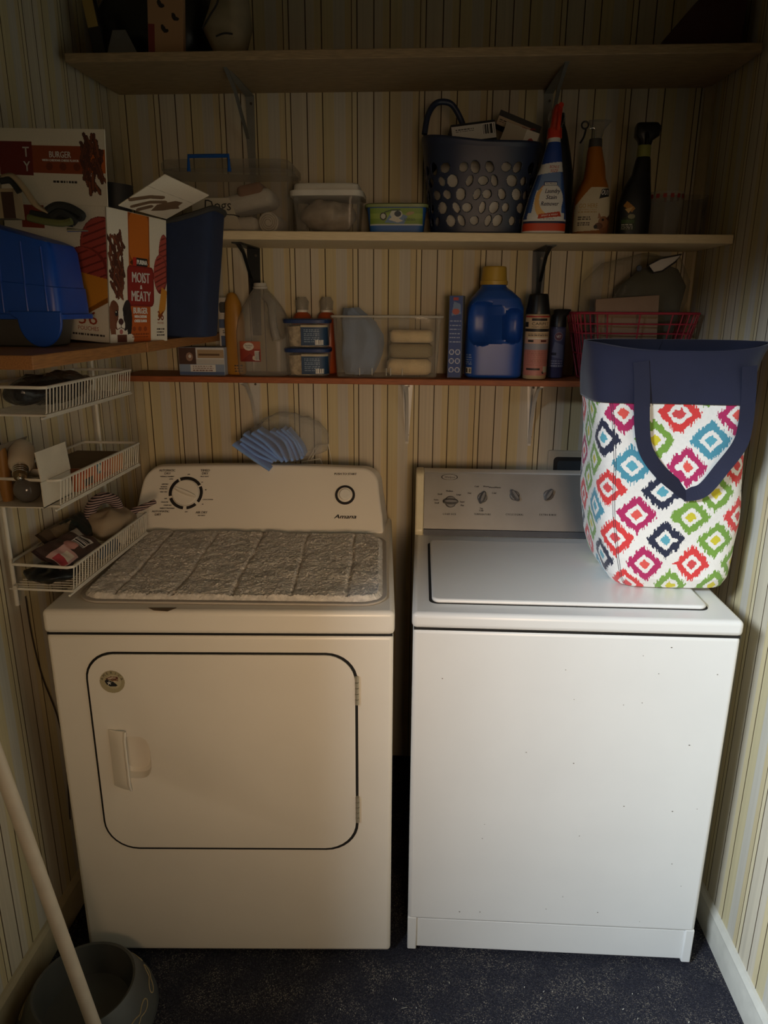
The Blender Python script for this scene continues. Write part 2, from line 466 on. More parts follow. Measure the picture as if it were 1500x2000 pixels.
struct(G().prism(q, lambda a, b: (XR-a, YB-b, 0), lambda a, b: (XR-a, YB-b, ZC)).build('trim_2', TRIMB, smooth=30))

# ================================================================== SHELVES AND BRACKETS
def wood(name, c, c2, stretch):
    m = mat(name, c, .55, var=.0, bump=.15, bscale=60, stretch=stretch)
    e = next(n for n in m.node_tree.nodes if n.type == 'VALTORGB').color_ramp.elements
    e[0].color = (*lin(c2), 1); e[1].color = (*lin(c), 1)
    return m
WOOD_TOP = wood('worn_pine', '#b59a74', '#8f7a5c', (1.2, 14, 14))
WOOD_MID = wood('painted_pine', '#e6d3ac', '#d9c59c', (1.2, 12, 12))
WOOD_LOW = wood('varnished_pine', '#a65c30', '#814624', (1.2, 16, 16))
WOOD_LEFT = wood('honey_pine', '#a8733f', '#875a30', (16, 1.2, 16))

def board(name, label, x0, x1, y0, y1, zl, zr, t, m, zb=0.):
    """a shelf board whose ends stand at slightly different heights; zb lifts its back edge"""
    t_ = thing(name, label, 'shelf', (x0, y0, zl))
    g = G(); v = []
    for (dz) in (-t, 0):
        v += [(0, 0, dz), (x1-x0, 0, zr-zl+dz), (x1-x0, y1-y0, zr-zl+dz+zb), (0, y1-y0, dz+zb)]
    g.add(v, [(0, 3, 2, 1), (4, 5, 6, 7), (0, 1, 5, 4), (1, 2, 6, 5), (2, 3, 7, 6), (3, 0, 4, 7)])
    g.build('board', m, t_, smooth=0, bevel=.002, bseg=2)
    return t_
board('shelf_board', 'deep worn pine shelf board highest on the back wall, under the ceiling', -.868, .752, 1.875, YB, 2.112, 2.115, .02, WOOD_TOP, .012)
ZM = lambda x: 1.7225-.0075*(x+.55)
board('shelf_board', 'cream painted shelf board holding the laundry basket and spray bottles', XL+.003, XR-.003, 1.915, YB, ZM(XL+.003), ZM(XR-.003), .021, WOOD_MID)
ZL = 1.3455
board('shelf_board', 'narrow red-brown pine shelf board holding the milk jug and blue detergent', -.868, XR-.003, 2.0, YB, ZL, ZL-.002, .0165, WOOD_LOW)
LZ = 1.461
ls = thing('shelf_board', 'honey pine shelf board along the side wall, above the wire baskets', 'shelf', (XL, 1.08, LZ))
G().box(.002, 0, -.022, .293, .465, 0).build('board', WOOD_LEFT, ls, smooth=0, bevel=.002)
G().box(.002, .4665, -.022, .295, 1.105, 0).build('board', WOOD_LEFT, ls, smooth=0, bevel=.002)

def bracket(label, x, zt, drop, reach, m, w0=.012, w1=.006):
    """pressed-steel shelf bracket: wall leg, shelf leg and a folded brace"""
    t = thing('shelf_bracket', label, 'bracket', (x, YB-.001, zt))
    g = G().add([(-w0, 0, -.001), (w0, 0, -.001), (w1, 0, -drop), (-w1, 0, -drop), (-w0, -.003, -.001), (w0, -.003, -.001), (w1, -.003, -drop), (-w1, -.003, -drop)],
                [(0, 1, 2, 3), (7, 6, 5, 4), (0, 4, 5, 1), (1, 5, 6, 2), (2, 6, 7, 3), (3, 7, 4, 0)])
    g.build('wall_leg', m, t, smooth=0)
    g = G().add([(-w0, -.003, -.001), (w0, -.003, -.001), (w1, -reach, -.001), (-w1, -reach, -.001), (-w0, -.003, -.004), (w0, -.003, -.004), (w1, -reach, -.004), (-w1, -reach, -.004)],
                [(0, 1, 2, 3), (7, 6, 5, 4), (0, 4, 5, 1), (1, 5, 6, 2), (2, 6, 7, 3), (3, 7, 4, 0)])
    g.build('shelf_leg', m, t, smooth=0)
    g = G()
    P = [(-.0035, -.003, -drop*.97), (-.005, -.02, -drop*.62), (-.006, -.045, -drop*.35), (-.005, -reach*.62, -drop*.1), (-.0035, -reach*.97, -.004)]
    V = []; n = len(P)
    for (a, b, c) in P: V += [(-.0045, b, c), (.0045, b, c)]
    for (a, b, c) in P: V += [(-.003, max(b+.012, -reach) if b > -.1 else b, c+.012 if b < -.02 else c), (.003, b, c+.01)]
    F = [(2*i, 2*i+1, 2*i+3, 2*i+2) for i in range(n-1)]
    F += [(2*i, 2*i+2, 2*n+2*i+2, 2*n+2*i) for i in range(n-1)]+[(2*i+1, 2*n+2*i+1, 2*n+2*i+3, 2*i+3) for i in range(n-1)]
    g.add(V, F).build('brace', m, t, smooth=30)
    for z in (-.022, -drop*.86): G().cyl((w1*.5, -.003, z), .0035, -.003, 'y', 10).build('screw', mat('screw_head', '#5b5349', .4, .7), t)
    return t
BR_GREY = mat('grey_bracket', '#8b8a84', .4, .35); BR_BLACK = mat('black_bracket', '#1d2022', .4, .2); BR_WHITE = mat('white_bracket', '#c8c7c2', .35, .15)
bracket('grey steel bracket under the highest shelf, behind the blue-handled box', -.497, 2.1, .34, .27, BR_GREY)
bracket('grey steel bracket under the highest shelf, behind the red-topped spray bottle', .325, 2.1, .34, .27, BR_GREY)
bracket('black steel bracket under the cream shelf, behind the milk jug', -.505, 1.702, .25, .2, BR_BLACK, .019, .013)
bracket('black steel bracket under the cream shelf, behind the tall aerosol can', .327, 1.696, .25, .2, BR_BLACK, .019, .013)
bracket('white steel bracket under the lowest shelf, above the bagged blue cloths', -.519, 1.328, .2, .17, BR_WHITE, .017, .005)
bracket('white steel bracket under the lowest shelf, above the gap between the machines', -.047, 1.3275, .2, .17, BR_WHITE, .017, .005)
bracket('white steel bracket under the lowest shelf, above the washer console', .331, 1.327, .2, .17, BR_WHITE, .017, .005)

# washer outlet box let into the wall
ob = thing('outlet_box', 'beige washer outlet box on the wall behind the washer console', 'outlet box', (.39, YB, .97))
g = G().box(0, -.012, 0, .23, -.0005, .145); g.build('frame', mat('outlet_plastic', '#b9ae9a', .5), ob, smooth=0, bevel=.006)
G().prism(rrect(.018, .012, .212, .125, .012), lambda a, b: (a, -.0135, b), lambda a, b: (a, -.0115, b)).build('rim', mat('outlet_rim', '#231f1d', .6), ob)
G().prism(rrect(.03, .015, .2, .113, .008), lambda a, b: (a, -.0155, b), lambda a, b: (a, -.0125, b)).build('recess_panel', mat('outlet_recess', '#353c42', .5), ob)

# lint and scraps on the carpet
g = G()
for k in range(90):
    x = RNG.uniform(-.35, .72); y = RNG.uniform(.95, 1.34) if k < 70 else RNG.uniform(1.2, 1.36)
    a = RNG.uniform(0, PI); l = RNG.uniform(.0006, .0022) if k % 17 else RNG.uniform(.006, .013); w = RNG.uniform(.0003, .001)
    c, s_ = math.cos(a), math.sin(a)
    g.add([(x-l*c-w*s_, y-l*s_+w*c, .001), (x-l*c+w*s_, y-l*s_-w*c, .001), (x+l*c+w*s_, y+l*s_-w*c, .003), (x+l*c-w*s_, y+l*s_+w*c, .003)], [(0, 1, 2, 3)])
o = g.build('carpet_lint', mat('pale_lint', '#b9b4a6', .9), smooth=0)
tag(o, 'pale lint and dust bits scattered on the dark carpet', 'lint'); o['kind'] = 'stuff'

# ================================================================== DRYER
DR_A = .0547
dr = thing('clothes_dryer', 'cream front-loading clothes dryer with square door, shaggy mat on its top', 'dryer', (-.7876, 1.3303, 0), DR_A)
DW, DD, DH = .737, .70, .9223
cab = G().box(0, 0, .02, DW, DD, .8655).build('cabinet', ENAMEL_D, dr, smooth=30, bevel=.009, bseg=4)
cut(cab, G().box(.13, -.02, .49, .22, .045, .65))
G().box(.002, .002, .8645, DW-.002, DD-.002, .869).build('seam_shade', GAP, dr, smooth=0)  # dark layer stands in for the shade under the top panel
G().box(-.0025, -.004, .8685, DW+.0025, DD, DH).build('top_panel', ENAMEL_D, dr, smooth=30, bevel=.011, bseg=4)
for fx in (.05, DW-.05):
    for fy in (.06, DD-.06): G().cyl((fx, fy, .001), .018, .02, n=16).build('foot', BLACK_PL, dr)
# door with a dark strip for the gap's shade, handle and hinges
dx0, dx1, dz0, dz1 = .080, .655, .327, .8215
go = rrect(dx0-.0055, dz0-.0075, dx1+.006, dz1+.0045, (.075, .068, .064, .077)); gi = rrect(dx0+.004, dz0+.004, dx1-.004, dz1-.004, (.07, .063, .058, .07)); gn = len(go)
gg = G().add([(a, -.0012, b) for a, b in go]+[(a, -.0012, b) for a, b in gi]+[(a, .001, b) for a, b in go]+[(a, .001, b) for a, b in gi],
             [f for i in range(gn) for j in [(i+1) % gn] for f in ((i, j, gn+j, gn+i), (2*gn+i, 3*gn+i, 3*gn+j, 2*gn+j), (i, 2*gn+i, 2*gn+j, j), (gn+i, gn+j, 3*gn+j, 3*gn+i))])
gg.build('door_gap_shade', GAP, dr, smooth=0)  # dark ring painted for the shade in the gap around the door
door = G().prism(rrect(dx0, dz0, dx1, dz1, (.072, .065, .06, .072)), lambda a, b: (a, .04, b), lambda a, b: (a, -.0045, b)).build('door', ENAMEL_D, dr, smooth=30)
hx0, hx1, hz0, hz1 = .112, .155, .497, .640
_g = G(); _g.M = Matrix.Translation((hx1+.006, 0, .568)) @ Matrix.Rotation(-PI/2, 4, 'X'); _g.loft([(-.03, 0, 0, .040, .056, 3.2), (-.0046, 0, 0, .038, .054, 3.2), (.014, 0, 0, .034, .050, 3.2), (.020, 0, 0, .028, .044, 3)], 56)
cut(door, _g)
md = door.modifiers.new('bevel', 'BEVEL'); md.width = .003; md.segments = 3; md.limit_method = 'ANGLE'; md.angle_limit = math.radians(60)
hd = thing  # (name kept free)
hg = G()
hg.grid(lambda u, v: (hx0+(hx1-hx0)*u, -.0050-.016*math.sin(min(1, u*1.15)*PI/2)*(1 if .06 < v < .94 else .6)-(.004 if u > .92 else 0), hz0+(hz1-hz0)*v-.006*u*(1 if v < .5 else -.3)), 14, 8)
h_ = hg.build('handle', ENAMEL_D, door, smooth=50, solid=.004, bevel=.0012)
for zc in (.738, .434):
    g = G()
    for k in range(5): g.cyl((dx1+.004, -.005, zc-.033+k*.0138), .0045, .0118, n=12)
    g.build('hinge', mat('hinge_steel', '#b3a992', .4, .5), dr)
# round sticker
st = Canvas(-.022, -.022, .022, .022, .0008, '#a59a78'); st.keep = st.X**2+st.Y**2 < .0219**2
st.ell(.002, 0, .0135, .0135, '#b6ab8c')
st.poly([(-.012, .006), (-.002, .0105), (.011, .0095), (.011, .0055), (-.004, .0045), (-.008, .004)], '#5d2f22')
st.poly([(-.009, .0065), (0, .009), (.010, .0075), (-.004, .006)], '#cdbfa4')
st.poly([(-.004, .003), (.004, .0055), (.011, .0042), (.011, .001), (.002, .0005)], '#6b4a2c'); st.poly([(.001, .002), (.010, .0025), (.004, -.001)], '#cdb79c')
st.poly([(-.0135, .001), (-.010, .005), (.003, -.001), (.009, -.007), (.006, -.009), (-.004, -.0095), (-.0105, -.005)], '#15161b')
for k in range(5):
    a = PI/2+k*2*PI/5; st.line([(-.0055, -.0025), (-.0055+.0032*math.cos(a), -.0025+.0032*math.sin(a))], .0012, '#d9d6cf')
_sp = plane((.132, -.0052, .757), (1, 0, 0), (0, 0, 1)); st_fn = lambda u, v: _sp(np.asarray(u)*1.22, np.asarray(v)*1.22)
so = st.build('sticker', st_fn, door)
letters('sticker_lettering', plane((.132, -.0057, .757), (1, 0, 0), (0, 0, 1)), [(c, .0200*math.cos(a), .0200*math.sin(a)-.001, .0056, None, 0, a-PI/2) for c, a in zip('AMERICA', [PI*(.88-.127*k) for k in range(7)])], INK, door)
# console: rounded trapezoid leaning back
def dcon(a, s, back=0.):  # a across, s up the face
    y = .535+.105*(s/.19)
    return (a, y+back, DH-.001+s*.92)
cw0, cw1 = -.002, DW-.022
out = []
H = .188
n = 10
def P_(a, s): out.append((a, s))
for (a, s) in [(cw0+.002, 0), (cw1, 0)]: P_(a, s)
def arc(cx, cs, rx, rs, a0, a1):
    for k in range(n+1):
        t = a0+(a1-a0)*k/n; P_(cx+rx*math.cos(t), cs+rs*math.sin(t))
P_(cw1-.004, .045); P_(cw1-.012, .095)
arc(cw1-.068, H-.058, .052, .052, .12, PI/2)
P_(.5, H-.001); P_(.36, H+.002); P_(.22, H)
arc(cw0+.078, H-.062, .056, .058, PI/2, PI-.12)
P_(cw0+.012, .06)
cg = G(); cg.prism(out, lambda a, s: dcon(a, s), lambda a, s: (a-.0+(.012 if a > .4 else -.003), .675, DH-.001+s*.915))
con = cg.build('console', ENAMEL_D, dr, smooth=35, bevel=.006, bseg=3)
cfn = plane((0, .535, DH-.001), (1, 0, 0), (0, .105, .1748), .0012)
s_ = math.sqrt(.105**2+.1748**2)/.19
def cp(u, v):   # a pixel of the photograph on the console face, in the face's own measures
    n_ = Vector((math.sin(DR_A)*.1748, -math.cos(DR_A)*.1748, .105)).normalized()
    p0 = dr_M @ Vector((0, .535, DH-.001))
    d = AX[0]*(u-750)/F_PX+AX[1]*(v-1000)/F_PX+AX[2]; d = Vector(d); o = Vector((0, 0, EYE))
    t = (p0-o).dot(n_)/d.dot(n_); q = dr_M.inverted() @ (o+d*t)
    e = Vector((0, .105, .1748)).normalized()
    return q.x, (q-Vector((0, .535, DH-.001))).dot(e)
dr_M = Matrix.Translation((-.7876, 1.3303, 0)) @ Matrix.Rotation(DR_A, 4, 'Z')
kx, ks = cp(363, 963)
KR = .0385
# printed ring around the dial, broken as on the machine
g = G()
for a0, a1 in ((.55, 2.0), (2.12, 3.35), (3.5, 4.62), (-1.45, -.82), (-.62, .45)):
    m_ = 24; V = []
    a0 += .0; 
    for k in range(m_+1):
        a = a0+(a1-a0)*k/m_
        for r in (KR*1.04, KR*1.27): V.append(tuple(cfn(np.float64(kx+r*math.cos(a)), np.float64(ks+r*math.sin(a)))))
    g.add(V, [(2*k, 2*k+1, 2*k+3, 2*k+2) for k in range(m_)])
g.build('dial_ring', INK, dr, smooth=0)
def on_face(fn_o, n_):  # matrix standing on the console face
    e = Vector((0, .105, .1748)).normalized(); nn = Vector((0, -.1748, .105)).normalized()
    M = Matrix.Identity(4); M.col[0] = (1, 0, 0, 0); M.col[1] = (*e, 0); M.col[2] = (*nn, 0); M.col[3] = (*fn_o, 1)
    return M
g = G(); g.M = on_face(cfn(np.float64(kx), np.float64(ks)), 0)
g.cyl((0, 0, -.002), KR*1.01, .009, n=48, r2=KR*.97)
dial = g.build('dial', ENAMEL_D, dr, bevel=.002)
g = G(); g.M = on_face(cfn(np.float64(kx), np.float64(ks)), 0) @ Matrix.Rotation(-.38, 4, 'Z')
g.loft([(.0065, 0, 0, KR*.93, .0075, 2), (.013, 0, 0, KR*.9, .0055, 2), (.018, 0, 0, KR*.82, .003, 2)], 32)
g.build('grip', ENAMEL_D, dial, smooth=50)
bx, bs = cp(674, 967)
g = G(); g.M = on_face(cfn(np.float64(bx), np.float64(bs)), 0); g.cyl((0, 0, -.002), .0285, .004, n=40); g.build('button_ring', INK, dr)
g = G(); g.M = on_face(cfn(np.float64(bx), np.float64(bs)), 0); g.cyl((0, 0, 0), .0215, .004, n=40); g.build('button_collar', ENAMEL_D, dr, bevel=.0008)
g = G(); g.M = on_face(cfn(np.float64(bx), np.float64(bs)), 0); g.cyl((0, 0, .003), .0165, .008, n=40); g.build('start_button', WHITE_PL, dr, bevel=.003)
def ct(txt, u, v, h, w=None, sh=0.):
    a, b = cp(u, v); return (txt, a, b-h/2, h, w, sh)
L_ = [ct('AUTOMATIC', 327, 919, .0065, .046), ct('DRY', 328, 925, .0065), ct('TIMED', 401, 919, .0065, .027), ct('DRY', 401, 925, .0065), ct('AIR DRY', 394, 1001, .0065, .033),
      ct('AUTOMATIC', 314, 999, .0055, .05), ct('DRY', 309, 1005, .0065), ct('PUSH TO START', 675, 926, .0062, .064)]
for (t, u, v) in (('WRINKLE PREVENT', 327, 931), ('NO HEAT', 394, 1007), ('HIGH HEAT', 400, 931), ('LESS DRY', 323, 946), ('NORMAL', 321, 951), ('MORE DRY', 320, 955), ('VERY DRY', 320, 961), ('OFF', 324, 974), ('DELICATE', 322, 981), ('DAMP DRY', 328, 987), ('ENERGY PREFERRED', 327, 993), ('LOW', 335, 936), ('OFF', 369, 927), ('60', 395, 942), ('40', 402, 957), ('COOL DOWN', 406, 976), ('20', 396, 985), ('OFF', 364, 1000)):
    L_.append(ct(t, u, v, .0032))
for it in L_: letters('panel_lettering', plane((0, .535, DH-.001), (1, 0, 0), (0, .105, .1748), .0017), [it], GREY_INK, dr, .0003)
letters('badge_lettering', plane((0, .535, DH-.001), (1, 0, 0), (0, .105, .1748), .0017), [ct('Amana', 674, 1009, .0115, .062, .35)], INK, dr, .0006)

# ================================================================== WASHER
wa = thing('washing_machine', 'white top-loading washing machine with closed lid, patterned bag on its top', 'washing machine', (-.011, 1.3865, 0), .0035)
WW, WD, WH = .686, .665, .914
G().box(0, .0, .104, WW, WD, .8755).build('cabinet', ENAMEL_W, wa, smooth=30, bevel=.009, bseg=4)
G().box(.002, .002, .874, WW-.002, WD-.002, .8785).build('seam_shade', GAP, wa, smooth=0)  # seam shade painted as a near-black layer
g = G().box(.02, .006, .016, WW-.02, .02, .1035).box(0, 0, .012, .022, .05, .11).box(WW-.022, 0, .012, WW, .05, .11).box(0, .05, .012, .006, WD, .11).box(WW-.006, .05, .012, WW, WD, .11)
g.build('kick_panel', ENAMEL_W, wa, smooth=30, bevel=.003)
for fx in (.05, WW-.05):
    for fy in (.06, WD-.06): G().cyl((fx, fy, .001), .018, .11, n=16).build('foot', BLACK_PL, wa)
top = G().box(-.0025, -.003, .878, WW+.0025, WD, WH).build('top_panel', ENAMEL_W, wa, smooth=30, bevel=.011, bseg=4)
lx0, lx1, ly0, ly1 = .040, .633, .052, .468
G().prism(rrect(lx0-.006, ly0-.0015, lx1+.004, ly1+.003, .02), lambda a, b: (a, b, WH-.002), lambda a, b: (a, b, WH+.0008)).build('lid_gap', GAP, wa, smooth=0)  # dark plate stands in for the shade around the lid
lid = G().prism(rrect(lx0, ly0, lx1, ly1, .018), lambda a, b: (a, b, WH), lambda a, b: (a, b, WH+.010)).build('lid', ENAMEL_W, wa, smooth=30, bevel=.005, bseg=4)
# console profile (y, z)
z0 = WH
prof = [(.535, z0), (.532, z0+.014), (.548, z0+.05), (.594, z0+.163), (.600, z0+.170), (.612, z0+.172), (.655, z0+.17), (.66, z0)]
G().prism(prof, lambda a, b: (.02, a+.002, b-.001), lambda a, b: (WW-.02, a+.002, b-.001)).build('console', ENAMEL_W, wa, smooth=30, bevel=.003)
CAPM = mat('cream_end_cap', '#d9cfae', .35)
for xa, xb in ((-.002, .022), (WW-.022, WW+.002)):
    G().prism([(a-(.004 if a < .6 else -.001), b+(.002 if b > z0+.1 else 0)) for a, b in prof], lambda a, b: (xa, a, b), lambda a, b: (xb, a, b)).build('end_cap', CAPM, wa, smooth=30, bevel=.005)
SILV = mat('silver_panel', '#8d8b87', .38, .55, var=.07, scale=12)
A_, B_ = Vector((.534, z0+.020)), Vector((.5945, z0+.1685))
up_ = Vector((0, B_.x-A_.x, B_.y-A_.y)).normalized(); nn_ = Vector((0, -up_.z, up_.y))
wl = (B_-A_).length
wo = Vector((0, A_.x, A_.y))+nn_*.003
def wf(a, s, off=0.): return tuple(Vector((a, 0, 0))+wo+up_*s+nn_*off)
G().prism(rrect(.0225, 0, WW-.0225, wl, .004), lambda a, b: wf(a, b, -.004), lambda a, b: wf(a, b, 0)).build('control_panel', SILV, wa, smooth=0)
G().box(.0225, .527, z0+.003, WW-.0225, .535, z0+.02).build('base_strip', mat('grey_strip', '#585a5e', .4, .2), wa, smooth=0)
wa_M = Matrix.Translation((-.011, 1.3865, 0)) @ Matrix.Rotation(.0035, 4, 'Z')
def wp(u, v):
    p0 = wa_M @ wo; n_ = (wa_M.to_3x3() @ nn_).normalized()
    d = Vector(AX[0]*(u-750)/F_PX+AX[1]*(v-1000)/F_PX+AX[2]); o = Vector((0, 0, EYE))
    q = wa_M.inverted() @ (o+d*((p0-o).dot(n_)/d.dot(n_)))
    return q.x, (q-wo).dot(up_)
KN = mat('grey_knob', '#6c6a68', .35, .4)
for (u, v, a, rx) in ((880, 980, .0, .020), (942, 972, 1.2, .017), (1005, 968, -.95, .017), (1071, 967, 1.0, .017)):
    x, s = wp(u, v)
    M = Matrix.Identity(4); M.col[0] = (1, 0, 0, 0); M.col[1] = (*up_, 0); M.col[2] = (*nn_, 0); M.col[3] = (*wf(x, s), 1)
    g = G(); g.M = M; g.cyl((0, 0, -.001), rx*.85, .008, n=28, r2=rx*.75); kb = g.build('control_knob', KN, wa, bevel=.0015)
    g = G(); g.M = M @ Matrix.Rotation(a, 4, 'Z'); g.loft([(.006, 0, 0, rx*1.12, .0085, 2.2), (.016, 0, 0, rx*1.02, .006, 2.2), (.021, 0, 0, rx*.85, .0035, 2.2)], 28); g.build('grip', KN, kb, smooth=50)
wfn = lambda off: plane(wf(0, 0, off), (1, 0, 0), tuple(up_))
def wt(txt, u, v, h, w=None, sh=0): 
    x, s = wp(u, v); return (txt, x, s-h*.58, h*1.15, w, sh)
L_ = [wt('L O A D  S I Z E', 878, 1004, .0042, .036), wt('T E M P E R A T U R E', 942, 1004.5, .0042, .046), wt('C Y C L E  S I G N A L', 1005, 1005, .0042, .049), wt('E X T R A  R I N S E', 1070, 1005.5, .0042, .046)]
for (t, u, v) in (('Medium', 878, 959), ('Small', 859, 965), ('Large', 896, 966), ('Extra', 852, 976), ('Small', 853, 982), ('Super', 903, 980), ('Plus', 903, 987), ('Cold', 931, 950), ('Warm', 949, 950), ('Warm/Warm', 966, 952), ('Hot', 917, 963), ('Cold', 965, 963), ('Tap', 940, 993), ('Cold', 940, 997)):
    L_.append(wt(t, u, v, .0036))
for it in L_: letters('panel_lettering', wfn(.0006), [it], INK, wa, .00035)
bx, bs = wp(878, 932)
g = G(); V = []
for k in range(49):
    a = 2*PI*k/48
    for r in (1, .88): V.append(wf(bx+.0235*r*math.cos(a), bs+.0088*r*math.sin(a), .0014))
g.add(V, [(2*k, 2*k+1, 2*k+3, 2*k+2) for k in range(48)]); g.build('badge_rim', INK, wa, smooth=0)
G().prism([(bx+.024*math.cos(2*PI*k/40), bs+.0092*math.sin(2*PI*k/40)) for k in range(40)], lambda a, b: wf(a, b, -.001), lambda a, b: wf(a, b, .0011)).build('badge', mat('badge_silver', '#a7a49f', .3, .6), wa, smooth=0)
letters('badge_lettering', wfn(.0015), [wt('Whirlpool', 878, 932, .0052, .03, .2)], INK, wa)
# dirt specks on the enamel
g = G()
for k in range(26):
    x, z = RNG.uniform(.03, .66), RNG.uniform(.12, .86); r = RNG.uniform(.0006, .0014)
    g.prism([(x+r*1.5*math.cos(2*PI*j/6), z+r*math.sin(2*PI*j/6)) for j in range(6)], lambda a, b: (a, -.0002, b), lambda a, b: (a, -.0004, b))
o = g.build('scuff_marks', mat('scuff', '#6b6256', .8), wa, smooth=0); o['kind'] = 'stuff'

# ================================================================== TOTE BAG ON THE WASHER
BZ = .9245
bag = thing('laundry_tote', 'white tote bag with multicoloured diamond pattern and navy top band', 'tote bag', (0, 0, 0))
# sections z, cx, cy, hx, hy, power
BS = [(BZ, .572, 1.665, .118, .125, 5), (BZ+.006, .572, 1.665, .128, .138, 5), (BZ+.03, .568, 1.663, .140, .148, 5), (BZ+.08, .562, 1.662, .150, .152, 5), (BZ+.16, .556, 1.655, .158, .147, 5),
      (BZ+.28, .545, 1.635, .160, .13, 5), (BZ+.40, .532, 1.615, .163, .108, 5), (BZ+.43, .528, 1.61, .166, .102, 5), (BZ+.48, .526, 1.602, .172, .094, 4), (BZ+.52, .532, 1.598, .180, .090, 3.2), (BZ+.545, .540, 1.597, .190, .088, 2.3)]
def bag_pt(t, z, off=0.):
    """t in 0..1 round the bag from the middle of its back, by way of the side that faces the dryer"""
    Z = [q[0] for q in BS]; cx, cy, hx, hy, p = [np.interp(z, Z, [q[k] for q in BS]) for k in range(1, 6)]
    # equal steps of a rounded rectangle's girth
    a = TT(t)
    c, s = np.cos(a), np.sin(a)
    x = cx+(hx+off)*np.sign(c)*np.abs(c)**(2/p); y = cy+(hy+off)*np.sign(s)*np.abs(s)**(2/p)
    w = .003*np.sin(17*x+23*z)+.004*np.sin(31*z+9*x+2*t)+.004*np.sin(9*z-21*x)
    k = np.clip((z-BZ-.46)/.085, 0, 1)*np.clip((cy-y)/hy, 0, 1)*np.clip(1-((x-cx)/hx)**4, 0, 1)
    return np.stack([x, y+w*np.clip((z-BZ)/.1, 0, 1)*np.clip((BZ+.6-z)/.2, 0, 1), z-.016*k], -1)
_a = np.linspace(PI/2, PI/2+2*PI, 4001); _x = .155*np.sign(np.cos(_a))*np.abs(np.cos(_a))**(.4); _y = .14*np.sign(np.sin(_a))*np.abs(np.sin(_a))**(.4)
_l = np.concatenate([[0], np.cumsum(np.hypot(np.diff(_x), np.diff(_y)))]); GIRTH = _l[-1]; _l = _l/_l[-1]
def TT(t): return np.interp(t, _l, _a)
ZB = BZ+.425           # where the printed cloth meets the band
cv = Canvas(0, BZ, GIRTH, ZB, .00135, '#eceae4')
PAL = {'m': ('#b3245f', '#e4584f'), 'r': ('#d93a3a', '#d4474a'), 'g': ('#76a03f', '#d3c62f'), 'n': ('#20263f', '#5aa6b8'), 't': ('#4b94aa', '#58a7bb')}
ROWS = ['ggtrggtr', 'mrnmrgmr', 'rngrngtn', 'grtmgrtm', 'rngrngng', 'tmgtmrng', 'gtgngtgr', 'mrgmrmgn', 'ngtgngtg', 'rmtrmgtm']
DXP, DZP = .110, .0555
u_front = .5*GIRTH      # middle of the face that looks into the room
def ikat(cv):
    X, Y = cv.X, cv.Y
    r = np.random.default_rng(5)
    col = np.floor(X/.0021).astype(int)
    for j in range(-1, 10):
        for i in range(-2, 12):
            cx = u_front-.118+(i-3)*DXP+(.5*DXP if j % 2 else 0)-.006*j; cz = BZ+.012+j*DZP
            key = ROWS[j % 10][i % 8]; c1, c2 = PAL[key]
            dx, dz = X-cx, Y-cz
            near = (np.abs(dx) < .06) & (np.abs(dz) < .06)
            if not near.any(): continue
            jag = r.uniform(-.0055, .0055, 6000)[np.clip(col, 0, 5999)]
            jag2 = r.uniform(-.002, .002, 6000)[np.clip(col, 0, 5999)]
            d = np.abs(dx)+np.abs(dz)*1.0
            # slightly squared diamonds, threads running up and down
            d1 = (np.abs(dx)**1.08+np.abs(dz+jag)**1.08)**(1/1.08); d2 = (np.abs(dx)**1.08+np.abs(dz+jag2)**1.08)**(1/1.08)
            cv.m(near & (d1 < .0425), c1); cv.m(near & (d2 < .0235), '#eceae4'); cv.m(near & (d2 < .0125), c2)
ikat(cv)
us = .402   # seam along the front edge
for k in (0, .0042): cv.rect(us+k-.0006, BZ, us+k+.0006, ZB, '#2b2d38')
bfn = lambda u, v: bag_pt(np.asarray(u)/GIRTH, np.asarray(v))
cv.build('printed_body', bfn, bag, printed('printed_canvas', .85, .12, 900, .2))
g = G(); g.loft([(BZ-.0005, .572, 1.665, .117, .124, 5), (BZ+.001, .572, 1.665, .118, .125, 5)], 48); g.build('base', mat('bag_base', '#d8d5cc', .9), bag)
NAVY = mat('navy_canvas', '#171b36', .85, bump=.15, bscale=700, sheen=.2)
g = G()
def band(u, v): return tuple(bag_pt(np.float64(u), np.float64(ZB-.004+v*(BZ+.545-ZB+.004)), .0016))
g.grid(band, 120, 24)
g.build('top_band', NAVY, bag, solid=.003)
# the rim slumps; inside lining seen through the mouth
g = G(); g.grid(lambda u, v: tuple(bag_pt(np.float64(u), np.float64(BZ+.545-.1*v), -.004-.006*v)), 80, 6)
g.build('lining', mat('navy_lining', '#171b30', .9), bag)
def ribbon(path, w, nrm):
    """flat webbing along a path; nrm gives the way each point faces"""
    g = G(); P = [Vector(p) for p in path]; V = []
    for i, p in enumerate(P):
        t = (P[min(i+1, len(P)-1)]-P[max(i-1, 0)]).normalized(); s = t.cross(Vector(nrm[i])).normalized()
        V += [p-s*w/2, p+s*w/2]
    g.add(V, [(2*i, 2*i+1, 2*i+3, 2*i+2) for i in range(len(P)-1)]); return g
def smooth_path(P, n=10):
    P = [Vector(p) for p in P]; out = []
    for i in range(len(P)-1):
        a, b, c, d = P[max(i-1, 0)], P[i], P[i+1], P[min(i+2, len(P)-1)]
        for k in range(n):
            t = k/n; out.append(.5*((2*b)+(c-a)*t+(2*a-5*b+4*c-d)*t*t+(3*b-a-3*c+d)*t**3))
    return out+[P[-1]]
def bagface(u, v, off): # front-side point seen at a pixel
    p = at(u, v, y=1.508); Z = [q[0] for q in BS]; cy, hy = np.interp(p.z, Z, [q[2] for q in BS]), np.interp(p.z, Z, [q[4] for q in BS])
    q = at(u, v, y=cy-hy-off); return q
